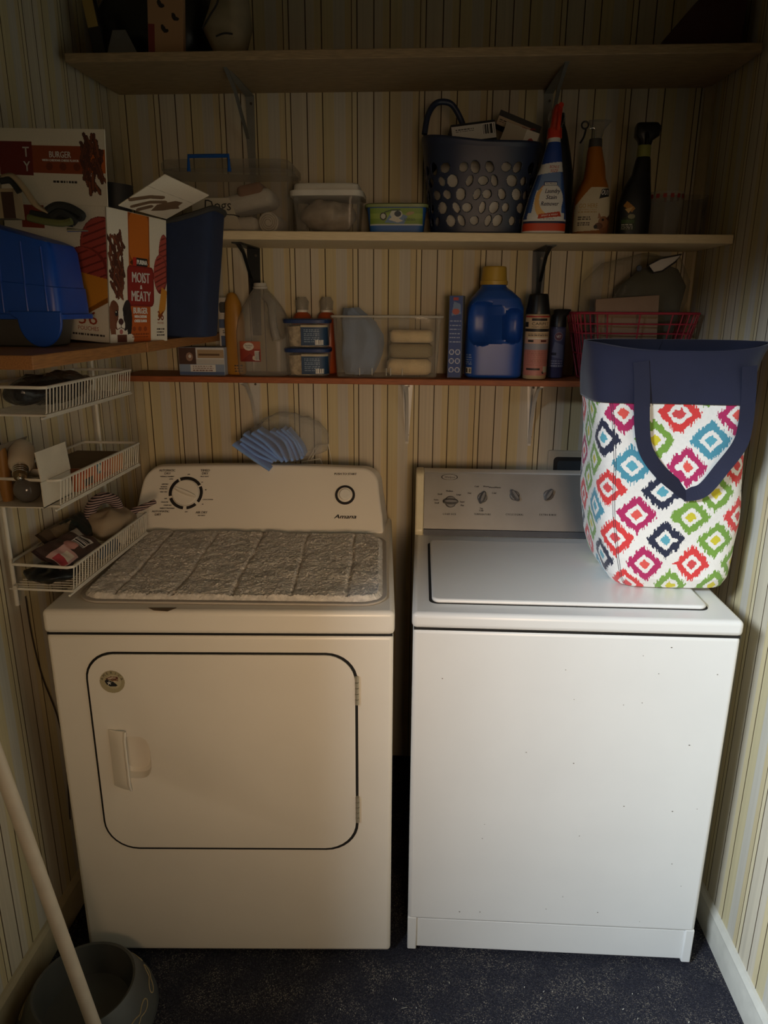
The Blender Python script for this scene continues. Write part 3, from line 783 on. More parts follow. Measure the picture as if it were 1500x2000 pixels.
sp = [bagface(1252, 706, .006), bagface(1254, 760, .006), bagface(1254, 830, .008), bagface(1262, 880, .016), bagface(1290, 922, .02), bagface(1330, 956, .014), bagface(1346, 966, .010)]
sp = smooth_path(sp, 8)
n_ = [(0, -1, 0)]*len(sp)
n_ = [Vector((.55*max(0, min(1, (i-14)/22)), -1, .25*max(0, min(1, (i-14)/22)))) for i in range(len(sp))]
g1 = ribbon(sp, .032, n_)
sp2 = [bagface(1334, 966, .012), bagface(1372, 958, .018), bagface(1410, 915, .022), bagface(1444, 870, .017), bagface(1456, 830, .010), bagface(1462, 770, .007), bagface(1464, 715, .006)]
sp2 = smooth_path(sp2, 8)
n2 = [Vector((-.6*max(0, min(1, (30-i)/18)), -1, .25*max(0, min(1, (30-i)/18)))) for i in range(len(sp2))]
g2 = ribbon(sp2, .030, n2)
o_ = len(g1.v); g1.add(g2.v, g2.f)
g1.build('strap', mat('navy_webbing', '#161a33', .8, bump=.3, bscale=900), bag, solid=.0016, smooth=0)

# ================================================================== SHAGGY MAT ON THE DRYER
rug = thing('bath_mat', 'grey shaggy bath mat with stripes, spread over the dryer top', 'mat', (0, 0, 0))
RC = [Vector((-.742, 1.366, 0)), Vector((-.066, 1.392, 0)), Vector((-.094, 1.868, 0)), Vector((-.772, 1.858, 0))]
def rpt(u, v): return RC[0]*(1-u)*(1-v)+RC[1]*u*(1-v)+RC[2]*u*v+RC[3]*(1-u)*v
def inset(u, v, r=.06):
    """rounds the mat's corners"""
    x, y = u*.68, v*.49; cx, cy = min(max(x, r), .68-r), min(max(y, r), .49-r)
    dx, dy = x-cx, y-cy; m = max(abs(dx), abs(dy)); l = math.hypot(dx, dy)
    if l > 1e-9: x, y = cx+dx*m/l, cy+dy*m/l
    return x/.68, y/.49
RZ = DH+.0012
def pile(u, v):
    uu, vv = inset(.012+u*.976, .022+v*.966); p = rpt(uu, vv)
    e = min(u, 1-u)*.68; e2 = min(v, 1-v)*.49; e = min(1, min(e, e2)/.012)
    h = .011+.003*nz(p, 14, 11)+.002*nz(p, 40)+.0016*nz(p, 110, 3)+.0026*nz(p, 270, 7)+.0014*nz(p, 430, 5)
    w = (uu+.012*nz(p, 9, 1)-.13+.0929) % .1857
    d = abs(w-.0929); h -= .006*math.exp(-(d/.006)**2)*(.7+.6*nz(p, 25, 2))*(1 if v > .02 else 0)
    return (p.x+.0012*nz(p, 200, 5), p.y+.0012*nz(p, 200, 9), RZ+.003+max(.001, h*e))
SHAG = mat('grey_shag', '#e4ddd2', .95, var=.2, scale=70, bump=.7, bscale=600, sheen=.15, spec=.04)
G().grid(pile, 340, 250).build('pile', SHAG, rug, smooth=60)
g = G(); out = []
for k in range(200):
    t = k/200*4; s = int(t); f = t-s
    u, v = ((f, 0), (1, f), (1-f, 1), (0, 1-f))[s]; uu, vv = inset(u, v, .06); p = rpt(uu, vv); out.append((p.x, p.y))
g.prism(out, lambda a, b: (a, b, RZ), lambda a, b: (a, b, RZ+.005)).build('hem', mat('grey_hem', '#b5ac9f', .9, bump=.3, bscale=800), rug, smooth=30, bevel=.002)
sc = G().add([tuple(at(290, 1187, z=DH+.001)), tuple(at(345, 1187, z=DH+.001)), tuple(at(330, 1191, z=DH+.0015)+Vector((0, -.008, 0))), tuple(at(300, 1192, z=DH+.001))], [(0, 1, 2, 3)])
tag(sc.build('paper_scrap', mat('brown_paper', '#75614a', .9), smooth=0, solid=.0008), 'brown paper scrap poking out under the front of the shaggy mat', 'paper')

# ================================================================== FLOOR: PET BOWL AND POLE
bw = thing('pet_bowl', 'grey non-tip pet bowl with bone outlines on its flared side', 'pet bowl', (-.718, 1.175, 0))
prof = [(.001, .146), (.012, .150), (.03, .146), (.075, .122), (.096, .112), (.102, .107)]
g = G(); g.loft([(z, 0, 0, r, r, 2) for z, r in prof]+[(.100, 0, 0, .102, .102, 2), (.06, 0, 0, .096, .096, 2), (.03, 0, 0, .088, .088, 2), (.026, 0, 0, .07, .07, 2)], 72)
g.build('bowl', mat('grey_stoneware', '#4b4c49', .45), bw)
g = G()
for k in range(9):
    a0 = 2*PI*k/9-.2; pts = []
    for j in range(33):
        t = 2*PI*j/32
        u = .030*math.cos(t)+.006*math.cos(3*t); v = .0095*math.sin(t)*(1+.75*math.cos(2*t))
        z = .052+v*1.1+u*.12; r = np.interp(z, [.03, .075], [.146, .122])+.0006
        a = a0+u/.135; pts.append((r*math.cos(a), r*math.sin(a), z))
    g.tube(pts[:-1], .0013, 5, closed=True)
g.build('bone_outline', mat('tan_glaze', '#9c8a63', .5), bw)
pl = thing('mop_handle', 'long white pole leaning in the corner beside the pet bowl', 'pole', (-.601, 1.042, 0))
G().tube([(0, 0, .001), (-.03, 0, .17), (-.13, .002, .73), (-.27, .006, 1.5)], .0128, 20).build('pole', mat('white_pole', '#c9bda8', .4), pl)
G().tube([(0, 0, .0), (-.004, 0, .022)], .0145, 20).build('end_cap', mat('grey_cap', '#8b8478', .6), pl)

# ================================================================== WIRE BASKET RACK
rk = thing('wire_basket_rack', 'white wire rack of three shallow baskets on the wall beside the dryer', 'wire rack', (0, 0, 0))
XW, XF, XFB = -.868, -.722, -.728
YA, YZ = 1.352, 1.868
for y in (1.388, YZ-.004):
    G().tube([(XW-.008, y, 1.438 if y < 1.5 else 1.43), (XW-.008, y, .905 if y < 1.5 else .93)], .0048, 10).build('post', WIRE, rk)
RT = .0026
levels = [(1.384, .054, 1.328, 1.745), (1.199, .054, 1.338, 1.755), (1.011, .054, 1.348, 1.765)]
for (zt, hb, ya, yz) in levels:
    b = G()
    b.tube([(XW, ya+.035, zt), (XW+.012, ya+.012, zt), (XF-.01, ya, zt), (XF, ya+.006, zt), (XF, yz-.006, zt), (XF-.01, yz, zt), (XW+.004, yz, zt), (XW, yz-.01, zt)], .0032, 8, closed=True)
    r_ = b.build('basket', WIRE, rk)
    zb = zt-hb
    b = G()
    b.tube([(XW, ya+.035, zb), (XW+.02, ya+.008, zb), (XFB, ya+.004, zb), (XFB, yz-.004, zb), (XW, yz-.004, zb)], .0026, 8)
    b.tube([(XFB-.0, ya-.012, zb-.004), (XFB, yz+.004, zb-.004)], .0024, 6)
    n = 30
    for k in range(n+1):
        y = ya+.008+(yz-ya-.016)*k/n
        b.tube([(XF, y, zt-.001), (XFB, y, zb+.004), (XFB-.006, y, zb), (XW, y, zb)], .0013, 5)
    b.build('wire_grid', WIRE, r_)

# things in the highest basket
o = thing('plastic_bag', 'dark crumpled plastic bag lying in the highest wire basket', 'plastic bag', (-.80, 1.50, 1.333))
g = G(); g.ball((0, 0, .031), (.058, .145, .03), 40, 24, disp=lambda p: (p[0]+.012*nz(p, 30), p[1]+.02*nz(p, 22, 4), max(.001, p[2]+.012*nz(p, 35, 8)+.02*max(0, p[1]*3))))
g.build('bag_film', clear('dark_film', '#3a3b3c', .55, .15, .8, 50), o, smooth=70)
g = G(); g.ball((0, 0, .027), (.05, .12, .02), 24, 14, disp=lambda p: (p[0]+.01*nz(p, 30), p[1], max(.003, p[2]+.008*nz(p, 40, 2))))
g.build('contents', mat('dark_cloth', '#1b1c1e', .9), o)
# things in the middle basket
MB_ = 1.199-.054+.0035
o = thing('light_bulb_carton', 'open white light bulb carton with raised flap, in the middle wire basket', 'box', (-.80, 1.39, MB_))
CARD = mat('white_card', '#cfc6b3', .7); CARD_IN = mat('grey_card', '#8d8474', .8)
g = G().box(.053, -.075, 0, .055, .045, .052).box(-.06, .043, 0, .055, .045, .052).box(-.06, -.075, 0, .055, .045, .002).box(-.06, -.075, 0, -.058, .045, .085)
g.build('carton', CARD, o, smooth=0)
g = G().add([(.054, -.075, .053), (.054, .045, .053), (.049, .045, .112), (.049, -.075, .112), (.0555, -.075, .053), (.0555, .045, .053), (.0505, .045, .112), (.0505, -.075, .112)],
            [(0, 1, 2, 3), (7, 6, 5, 4), (0, 4, 5, 1), (1, 5, 6, 2), (2, 6, 7, 3), (3, 7, 4, 0)]); g.build('flap', CARD, o, smooth=0)
g = G().add([(-.059, -.075, .085), (-.059, .045, .085), (-.03, .045, .122), (-.03, -.075, .122)], [(0, 1, 2, 3)]); g.build('back_flap', CARD_IN, o, smooth=0, solid=.0015)
def bulb(label, loc, col, m, rot, r, name='light_bulb', base=True):
    o = thing(name, label, 'light bulb', loc)
    o.rotation_euler = rot
    if base:
        g = G(); g.loft([(-.018, 0, 0, .012, .012, 2), (-.012, 0, 0, .0135, .0135, 2), (.012, 0, 0, .0135, .0135, 2)], 24); g.build('screw_base', mat('brass_base', '#a08a68', .3, .9), o)
        g = G()
        for k in range(4): g.tube([(.0138*math.cos(2*PI*j/20), .0138*math.sin(2*PI*j/20), -.01+k*.006) for j in range(20)], .0012, 5, closed=True)
        g.build('screw_thread', CHROME, o)
        g = G(); g.ball((0, 0, -.02), .006, 14, 8); g.build('contact', CHROME, o)
        g = G(); g.loft([(.01, 0, 0, .018, .018, 2), (.016, 0, 0, .023, .023, 2), (.04, 0, 0, .025, .025, 2), (.055, 0, 0, r, r, 2), (.068, 0, 0, r, r, 2), (.08, 0, 0, r*.7, r*.7, 2), (.084, 0, 0, .004, .004, 2)], 32)
        g.build('globe', m, o)
    else:
        g = G(); g.ball((0, 0, 0), r, 32, 20); g.build('globe', m, o)
        g = G(); g.loft([(.0, 0, 0, .02, .02, 2), (r*.98, 0, 0, .018, .018, 2), (r+.03, 0, 0, .014, .014, 2)], 20); g.build('screw_base', mat('brass_base', '#a08a68', .3, .9), o)
    return o
p = at(57, 935, x=-.80)
bulb('white light bulb lying with its brass screw base pointing out, in the middle wire basket', (-.806, 1.352, MB_+.066), 0, mat('milk_glass', '#c3b8a3', .35), (-1.05, 0, .40), .025)
bulb('round grey glass bulb under the white bulb, in the middle wire basket', (-.797, 1.352, MB_+.0285), 0, mat('smoky_glass', '#57524c', .15), (-PI/2, 0, 0), .0265, base=False)
o = thing('scrub_brush', 'tan wooden handled brush standing in the near end of the middle wire basket', 'brush', (-.845, 1.36, MB_-.001))
G().loft([(0, 0, 0, .008, .010, 2.5), (.02, 0, 0, .011, .013, 2.5), (.07, 0, 0, .0105, .012, 2.5), (.1, 0, 0, .009, .010, 2.5), (.112, 0, 0, .008, .009, 2.5)], 20).build('handle', mat('tan_wood', '#94682f', .5), o)
G().tube([(0, 0, .105), (-.006, -.003, .15), (-.02, -.01, .2)], [.004, .0035, .003], 8).build('hanging_loop', BLACK_PL, o)
o = thing('battery_pack', 'orange card box with teal spot, behind the white carton in the wire rack', 'box', (-.795, 1.545, MB_))
c = Canvas(-.10, 0, .14, .042, .0016, '#c8612a'); c.rect(.0, .016, .024, .042, '#2b7d93'); c.ell(.012, .029, .008, .008, '#d8d3c6'); c.rect(-.07, .004, -.02, .02, '#1d1a18'); c.rect(.075, 0, .14, .042, '#d88a4a'); c.rect(-.10, .03, -.05, .042, '#b5491c'); c.scribble(.03, .004, .07, .014, 3, '#2a2320', 2)
G().box(-.055, -.10, 0, .055, .14, .042).build('carton', mat('orange_card', '#b4541f', .6), o, smooth=0, bevel=.001)
c.build('printed_face', plane((.0556, 0, 0), (0, 1, 0), (0, 0, 1)), o)
G().box(-.054, -.06, .042, .05, .135, .0435).build('top_flap', mat('kraft_card', '#7d6a52', .8), o, smooth=0)
# things in the lowest basket
LB = 1.011-.054+.0035
o = thing('black_plastic_bag', 'black crumpled bag at the near end of the lowest wire basket', 'plastic bag', (-.80, 1.405, LB))
G().ball((0, 0, .017), (.055, .05, .016), 30, 16, disp=lambda p: (p[0]+.01*nz(p, 35), p[1]+.008*nz(p, 30, 4), max(.001, p[2]+.01*nz(p, 45, 8)))).build('bag_film', mat('black_film', '#17191a', .3, bump=.5, bscale=80), o, smooth=70)
def pouch(name, label, cat, loc, rz, w, d, h, m, paint=None, tilt=0.):
    o = thing(name, label, cat, loc, rz); o.rotation_euler = (tilt, 0, rz)
    def top(u, v):
        e = (math.sin(PI*min(max(u, .0), 1))*math.sin(PI*v))**.45 if 0 < u < 1 and 0 < v < 1 else 0
        x, y = (u-.5)*w, (v-.5)*d
        return x, y, h*(.35+.65*e)+.006*nz((x, y, 0), 40, w*9)
    g = G()
    g.grid(lambda u, v: top(u, v), 20, 20)
    g.grid(lambda u, v: ((u-.5)*w, (v-.5)*d, h*.35*(1-(math.sin(PI*u)*math.sin(PI*v) if 0 < u < 1 and 0 < v < 1 else 0))), 20, 20)
    g.build('pouch', m, o, smooth=60)
    if paint:
        c = Canvas(-w*.46, -d*.46, w*.46, d*.46, .0017, paint[0]); paint[1](c, w, d)
        def fn(U, V):
            return np.array([(a, b, top(a/w+.5, b/d+.5)[2]+.0012) for a, b in zip(U, V)])
        c.build('printed_label', fn, o)
    return o
def pink_art(c, w, d):
    c.rect(-w*.46, -d*.46, -w*.1, d*.1, '#c9a29b'); c.rect(-w*.4, -d*.4, -w*.15, -d*.1, '#ddd0bf'); c.rect(-w*.44, -d*.44, -w*.3, -d*.05, '#b2434a')
    c.ell(0, 0, w*.12, d*.2, '#c58f86'); c.bars(w*.08, -d*.3, w*.36, d*.12, 3); c.rect(w*.3, d*.15, w*.46, d*.46, '#a9a296'); c.scribble(-w*.1, d*.2, w*.2, d*.42, 3, '#54423c', 1)
pouch('snack_bag', 'pink printed packet with barcode label, in the lowest wire basket', 'packet', (-.792, 1.47, LB+.044), PI/2-.1, .17, .075, .018, mat('dark_foil', '#3a2a28', .4), ('#4b3a35', pink_art), .55)
def green_art(c, w, d):
    c.rect(-w*.46, -d*.46, 0, d*.46, '#5a4a3a'); c.rect(-w*.1, -d*.4, w*.4, d*.4, '#1d2622'); c.poly([(-w*.4, -d*.3), (w*.1, d*.3), (-w*.3, d*.4)], '#7a6a52')
pouch('treat_pouch', 'brown and dark green pouch behind the pink packet, in the lowest wire basket', 'packet', (-.838, 1.57, LB+.05), PI/2-.05, .2, .07, .02, mat('brown_foil', '#3d3226', .4), ('#3d3226', green_art), .75)
o = thing('paper_bag', 'beige paper bag with folded white corner, far end of the lowest wire basket', 'paper bag', (-.79, 1.70, LB))
G().ball((0, 0, .04), (.05, .085, .038), 30, 18, disp=lambda p: (p[0]+.012*nz(p, 26), p[1]+.012*nz(p, 20, 4), max(.001, p[2]+.014*nz(p, 28, 8)))).build('bag', mat('beige_paper', '#a08f76', .8, bump=.5, bscale=60), o, smooth=50)
G().add([(.045, -.10, .028), (.062, -.03, .05), (.064, -.085, .012), (.05, -.01, .02)], [(0, 1, 2), (1, 3, 2)]).build('folded_corner', mat('white_paper', '#bdb5a6', .7), o, smooth=0, solid=.001)
o = thing('blue_cloth', 'dull blue cloth against the front wires of the lowest basket', 'cloth', (-.745, 1.575, LB))
G().ball((0, 0, .017), (.012, .06, .016), 20, 12, disp=lambda p: (p[0]+.004*nz(p, 60), p[1], max(.001, p[2]+.006*nz(p, 50, 3)))).build('cloth', mat('dull_blue', '#4b5866', .9), o)
# striped rope toy
o = thing('rope_toy', 'striped braided rope toy looped over the far end of the lowest basket', 'rope toy', (0, 0, 0))
stripe = mat('striped_rope', '#7b5550', .9)
_nt = stripe.node_tree; _b = _nt.nodes['Principled BSDF']; _w = _nt.nodes.new('ShaderNodeTexWave'); _w.inputs['Scale'].default_value = 55; _w.bands_direction = 'Z'; _w.inputs['Distortion'].default_value = 1.5
_r = _nt.nodes.new('ShaderNodeValToRGB'); _r.color_ramp.elements[0].color = (*lin('#2a2022'), 1); _r.color_ramp.elements[1].color = (*lin('#a88f88'), 1); _r.color_ramp.elements[0].position = .45; _r.color_ramp.elements[1].position = .55
_t = _nt.nodes.new('ShaderNodeTexCoord'); _nt.links.new(_t.outputs['Object'], _w.inputs[0]); _nt.links.new(_w.outputs['Fac'], _r.inputs[0]); _nt.links.new(_r.outputs[0], _b.inputs['Base Color'])
pts = [(-.83, 1.66, LB+.05), (-.83, 1.68, LB+.085), (-.815, 1.71, LB+.102), (-.795, 1.735, LB+.09), (-.79, 1.745, LB+.06), (-.785, 1.75, LB+.03)]
G().tube(smooth_path(pts, 8), .015, 12).build('rope_loop', stripe, o)
G().tube(smooth_path([(-.77, 1.74, LB+.05), (-.75, 1.765, LB+.057), (-.725, 1.785, LB+.066), (-.712, 1.80, LB+.072)], 6), [.009]*6+[.008]*6+[.0065]*7, 10).build('rope_end', stripe, o)

# ================================================================== ON AND BEHIND THE DRYER CONSOLE
o = thing('wire_rack', 'white bent wire rack standing behind the dryer console', 'wire rack', (0, 0, 0))
yb = 2.12
P = [at(585, 925, y=yb), at(588, 890, y=yb), at(632, 896, y=yb-.03), at(634, 902, y=yb-.03)]
g = G(); zf = .93
a = [at(600, 900, y=yb+.03), at(618, 870, y=yb+.04), at(641, 868, y=yb+.04), at(648, 905, y=yb+.03)]
g.tube([(a[0].x, a[0].y, zf)]+[tuple(p) for p in a]+[(a[3].x, a[3].y, zf)], .0017, 7)
b_ = [at(590, 902, y=yb), at(625, 896, y=yb), at(629, 905, y=yb)]
g.tube([(b_[0].x, b_[0].y, zf)]+[tuple(p) for p in b_]+[(b_[2].x, b_[2].y, zf)], .0019, 7)
c_ = [at(606, 900, y=yb+.02), at(622, 874, y=yb+.035)]; g.tube([tuple(p) for p in c_], .0013, 6)
g.tube([(b_[0].x, b_[0].y, zf+.002), (a[0].x, a[0].y, zf+.002)], .0015, 6); g.tube([(b_[2].x, b_[2].y, zf+.002), (a[3].x, a[3].y, zf+.002)], .0015, 6)
g.box(-.40, 2.10, .001, -.27, 2.18, .012)
g.tube([(b_[0].x, b_[0].y, zf+.003), (b_[0].x, 2.13, .008)], .0017, 6); g.tube([(a[3].x, a[3].y, zf+.003), (a[3].x, 2.15, .008)], .0017, 6)
g.build('frame', WIRE, o)
# folded blue shop cloths in a torn clear bag
CT = DH+.171
BLUE = mat('blue_cloth', '#7a9fdf', .9, bump=.25, bscale=900, sheen=.3)
cl0 = Vector((-.452, 1.985, CT+.004))
paths = [  # each folded cloth seen edge-on: pixel pairs top end, middle, bottom end
    ((455, 868), (490, 893), (527, 918), 'its end hanging over the edge'), ((470, 866), (500, 888), (533, 902), 'first behind the hanging one'), ((470, 858), (503, 878), (540, 900), 'second behind the hanging one'),
    ((476, 848), (510, 870), (548, 898), 'third behind the hanging one'), ((492, 846), (522, 868), (552, 902), 'fourth behind the hanging one'), ((503, 840), (540, 866), (560, 902), 'fifth behind the hanging one'),
    ((528, 842), (556, 862), (571, 900), 'fourth from the wire rack'), ((540, 842), (564, 860), (581, 898), 'third from the wire rack'), ((550, 838), (575, 862), (590, 896), 'second from the wire rack'), ((560, 840), (585, 870), (594, 890), 'next to the wire rack')]
for k, (a, b, c, w) in enumerate(paths):
    yy = 1.960+.005*k+.006*(k % 2) if k else 1.952
    A, B, C = (at(*q, y=yy+(.010 if i < 2 or k else 0)) for i, q in enumerate((a, b, c)))
    o = thing('folded_cloth', 'light blue folded cloth on the dryer console, '+w, 'cloth', tuple(B), 0, 'blue cloths bagged on the dryer console')
    pth = smooth_path([A-B, Vector((0, 0, 0)), C-B], 8)
    g = G()
    for q0, q1 in ((0, 1),):
        V = []
        for i, p in enumerate(pth):
            t = (pth[min(i+1, len(pth)-1)]-pth[max(i-1, 0)]).normalized(); s = Vector((-t.z, 0, t.x))
            if s.z < 0: s = -s
            for m_ in range(9):
                an = PI*m_/8; V.append(p+s*.0046*math.cos(an)+Vector((0, -.007*math.sin(an), 0)))
            V.append(p-s*.0022+Vector((0, .055, 0))); V.append(p+s*.0022+Vector((0, .055, 0)))
        n = 11; m_ = len(pth)
        g.add(V, [(i*n+j, i*n+(j+1) % n, (i+1)*n+(j+1) % n, (i+1)*n+j) for i in range(m_-1) for j in range(n)]+[tuple(range(n)), tuple(range((m_-1)*n, m_*n))[::-1]])
    g.build('cloth', BLUE, o, smooth=50)
o = thing('clear_plastic_bag', 'thin clear plastic bag bunched around the blue cloths on the dryer console', 'plastic bag', (-.42, 2.03, CT+.002))
def film(p):
    x, y, z = p
    return (x+.018*nz(p, 16, 2)+.008*nz(p, 45, 3), y+.010*nz(p, 20, 6), max(.002, z+.020*nz(p, 15, 9)+.008*nz(p, 48, 4)))
g = G(); g.ball((.028, .005, .076), (.112, .052, .076), 44, 26, disp=film)
g.build('film', clear('clear_film', '#bfc2c2', .11, .12, .6, 45), o, smooth=80)

o = thing('wall_cord', 'thin dark cord hanging down the wall below the wire baskets', 'cord', (0, 0, 0))
G().tube(smooth_path([at(50, 1165, x=XL+.004), at(62, 1240, x=XL+.004), at(82, 1320, x=XL+.004), at(112, 1400, x=XL+.006), at(128, 1480, x=XL+.006), at(137, 1600, x=XL+.004)], 8), .0016, 6).build('cord', mat('dark_cord', '#2a2018', .7), o)

# ================================================================== SHELF BESIDE THE WINDOW WALL: PET FOOD BOX, BLUE TUB, NAVY BIN
fb = thing('pet_food_box', 'tall open pet food carton with red logo panel and torn white flap', 'box', (-.644, 1.462, LZ+.0005), 0)
fb.rotation_euler = (0, .07, 0)      # it leans, its far side resting on the pan
N_, D_ = Vector((.233, .972, 0)), Vector((-.972, .233, 0))      # along the narrow side, along the wide side
BW, BD, BH = .207, .245, .261
def bx(n, d, z): return tuple(N_*n+D_*d+Vector((0, 0, z)))
wallm = mat('box_board', '#cfc4ae', .7)
g = G(); t = .003
for (n0, n1, d0, d1) in ((0, BW, 0, t), (0, BW, BD-t, BD), (0, t, 0, BD), (BW-t, BW, 0, BD)):
    v = [bx(n, d, z) for z in (0, BH) for d in (d0, d1) for n in (n0, n1)]
    g.add(v, [(0, 2, 3, 1), (4, 5, 7, 6), (0, 1, 5, 4), (2, 6, 7, 3), (0, 4, 6, 2), (1, 3, 7, 5)])
v = [bx(n, d, z) for z in (.001, .003) for d in (0, BD) for n in (0, BW)]
g.add(v, [(0, 2, 3, 1), (4, 5, 7, 6), (0, 1, 5, 4), (2, 6, 7, 3), (0, 4, 6, 2), (1, 3, 7, 5)])
g.build('carton', wallm, fb, smooth=0)
BRN = ['#5e2c1a', '#6d3620', '#4d2215', '#7a3f25']
def fries(c, x0, y0, x1, y1, n, seed):
    n = int(n*1.1)
    r = random.Random(seed)
    for k in range(n):
        x, y = r.uniform(x0, x1), r.uniform(y0, y1); a = r.uniform(1.0, 2.5); l = r.uniform(.010, .018)
        P = [(x-l*math.cos(a), y-l*math.sin(a)), (x+l*math.cos(a), y+l*math.sin(a))]
        c.line(P, .0072, '#34170d'); c.line(P, .0052, BRN[k % 4])
def patty(c, x, y, rx, ry, rot=0.):
    c.ell(x, y, rx, ry, '#7e2c27', rot); c.ell(x-rx*.05, y+ry*.04, rx*.9, ry*.92, '#a8473d', rot)
    for k in range(-3, 4): c.m((np.abs((c.Y-y)-(c.X-x)*.35-k*ry*.27) < .0016) & (((c.X-x)/rx)**2+((c.Y-y)/ry)**2 < .8), '#6d231f')
ORG = '#b9581a'
# narrow face
c = Canvas(.001, .001, BW-.001, BH-.001, .0011, '#ded6c4')
c.rect(.068, .001, .142, BH, ORG); c.rrect(.070, .165, .141, .275, .014, '#8f4a14'); c.rrect(.072, .168, .139, .262, .016, '#c46a1c')
c.ell(.105, .163, .033, .007, '#5d2a12')
fries(c, .008, .10, .05, .205, 46, 3)
patty(c, .196, .185, .02, .045); patty(c, .182, .145, .026, .042); c.poly([(.17, .055), (.186, .118), (.207, .11), (.2, .07)], '#cf8a2c'); c.poly([(.17, .055), (.178, .048), (.2, .07)], '#8c5312')
c.rrect(.062, .075, .156, .158, .012, '#7c1b17'); c.rrect(.066, .079, .152, .154, .010, '#8f2019')
c.rect(.083, .157, .133, .174, '#17161a'); c.rect(.083, .157, .095, .174, '#b3261c')
# the dog in the corner (a plain spaniel face)
c.ell(.037, .042, .030, .046, '#ded6c7'); c.ell(.020, .056, .017, .030, '#6f3f27', .25); c.ell(.056, .056, .015, .032, '#262020', -.2)
c.ell(.009, .038, .009, .036, '#7a4a30', .15); c.ell(.067, .04, .008, .030, '#1e1a19', -.1); c.poly([(.032, .088), (.042, .088), (.046, .05), (.050, .03), (.024, .03), (.029, .05)], '#e4ddd0')
c.ell(.0235, .060, .0055, .0065, '#120e0d'); c.ell(.0222, .0625, .0015, .0018, '#d8d0c4'); c.ell(.0525, .062, .005, .006, '#120e0d'); c.ell(.037, .036, .014, .013, '#e6dfd2'); c.ell(.0375, .043, .0085, .0065, '#4a2a28'); c.line([(.0375, .037), (.0375, .030)], .0014, '#5a3c36'); c.line([(.028, .028), (.0375, .031), (.047, .028)], .0016, '#5a3c36'); c.ell(.0375, .0225, .006, .0055, '#b06a66')
c.ell(.012, .008, .014, .010, '#e4ddd0'); c.ell(.068, .008, .013, .010, '#e4ddd0'); c.rect(.024, .001, .056, .016, '#5d2f22')
for k in range(3): c.ell(.082+k*.02, .028, .006, .005, '#8d3d12')
c.scribble(.075, .008, .135, .02, 2, '#7a360f', 4); c.scribble(.165, .010, .195, .03, 3, '#3a302a', 8)
nf = plane(bx(0, -.0006, 0), tuple(N_), (0, 0, 1))
c.build('narrow_face_print', nf, fb)
nfl = plane(bx(0, -.0011, 0), tuple(N_), (0, 0, 1))
letters('lettering', nfl, [('MOIST', .109, .124, .0205, .062), ('&', .109, .111, .008), ('MEATY', .109, .086, .0205, .068), ('PURINA', .114, .161, .009, .036), ('BURGER', .105, .060, .0125, .05), ('WITH CHEDDAR', .105, .051, .0055, .044), ('CHEESE FLAVOR', .105, .042, .0055, .044)], WHITE_INK, fb, .0007)
letters('count_lettering', nfl, [('36', .18, .046, .02, .024), ('36', .1805, .046, .02, .024), ('POUCHES', .18, .038, .0045, .024)], mat('rust_ink', '#9a3a1a', .6), fb)
# wide face (u runs toward the narrow side)
c = Canvas(-BD+.001, .001, -.001, BH-.001, .0013, '#ded6c4')
patty(c, -.012, .19, .05, .052); patty(c, -.055, .13, .06, .055); c.poly([(-.1, .072), (-.078, .138), (-.001, .125), (-.001, .09), (-.07, .055)], '#cf8a2c'); c.poly([(-.1, .072), (-.07, .055), (-.001, .09), (-.001, .08), (-.07, .045)], '#8c5312')
c.rect(-.2, .215, -.145, .258, '#8a3216'); c.scribble(-.09, .010, -.008, .017, 1, '#3a302a', 9)
wf_ = plane(bx(-.0006, 0, 0), tuple(-D_), (0, 0, 1)); wfl = plane(bx(-.0011, 0, 0), tuple(-D_), (0, 0, 1))
c.build('wide_face_print', wf_, fb)
letters('count_lettering', wfl, [('36', -.05, .034, .026, .045), ('POUCHES', -.05, .022, .008, .05)], mat('rust_ink', '#9a3a1a', .6), fb)
# the long top flap standing up
FH = .135
fl = (-N_*.02+Vector((0, 0, 1))).normalized()
c = Canvas(-BD+.001, 0, .004, FH, .0013, '#ded6c4')
c.rect(-BD, .056, -.03, .105, '#8f3e14'); c.rect(-BD, .05, -.163, .112, '#6d1714'); c.rect(-.03, .058, .004, .1, '#b9581a')
fries(c, -.045, .03, -.004, .118, 34, 6); c.scribble(-.118, .036, -.062, .045, 1, '#2a211d', 12)
for k in range(3): c.ell(-.125+k*.032, .068, .008, .007, '#6d2c0d')
v = [(-BD, 0), (.004, 0), (.004, FH), (-BD, FH)]
g = G().prism(v, lambda a, b: bx(-.0, -a, BH)[0:0] or tuple(-D_*a+fl*b+Vector((0, 0, BH))), lambda a, b: tuple(-D_*a+fl*b+N_*.003+Vector((0, 0, BH))))
g.build('standing_flap', wallm, fb, smooth=0)
ff = plane(tuple(Vector((0, 0, BH))-N_*.0006), tuple(-D_), tuple(fl)); ffl = plane(tuple(Vector((0, 0, BH))-N_*.0012), tuple(-D_), tuple(fl))
c.build('standing_flap_print', ff, fb)
for it in (('BURGER', -.098, .084, .011, .05), ('WITH CHEDDAR CHEESE FLAVOR', -.098, .077, .004, .085), ('T', -.178, .084, .018), ('Y', -.178, .058, .018)): letters('flap_lettering', ffl, [it], WHITE_INK, fb, .0004)
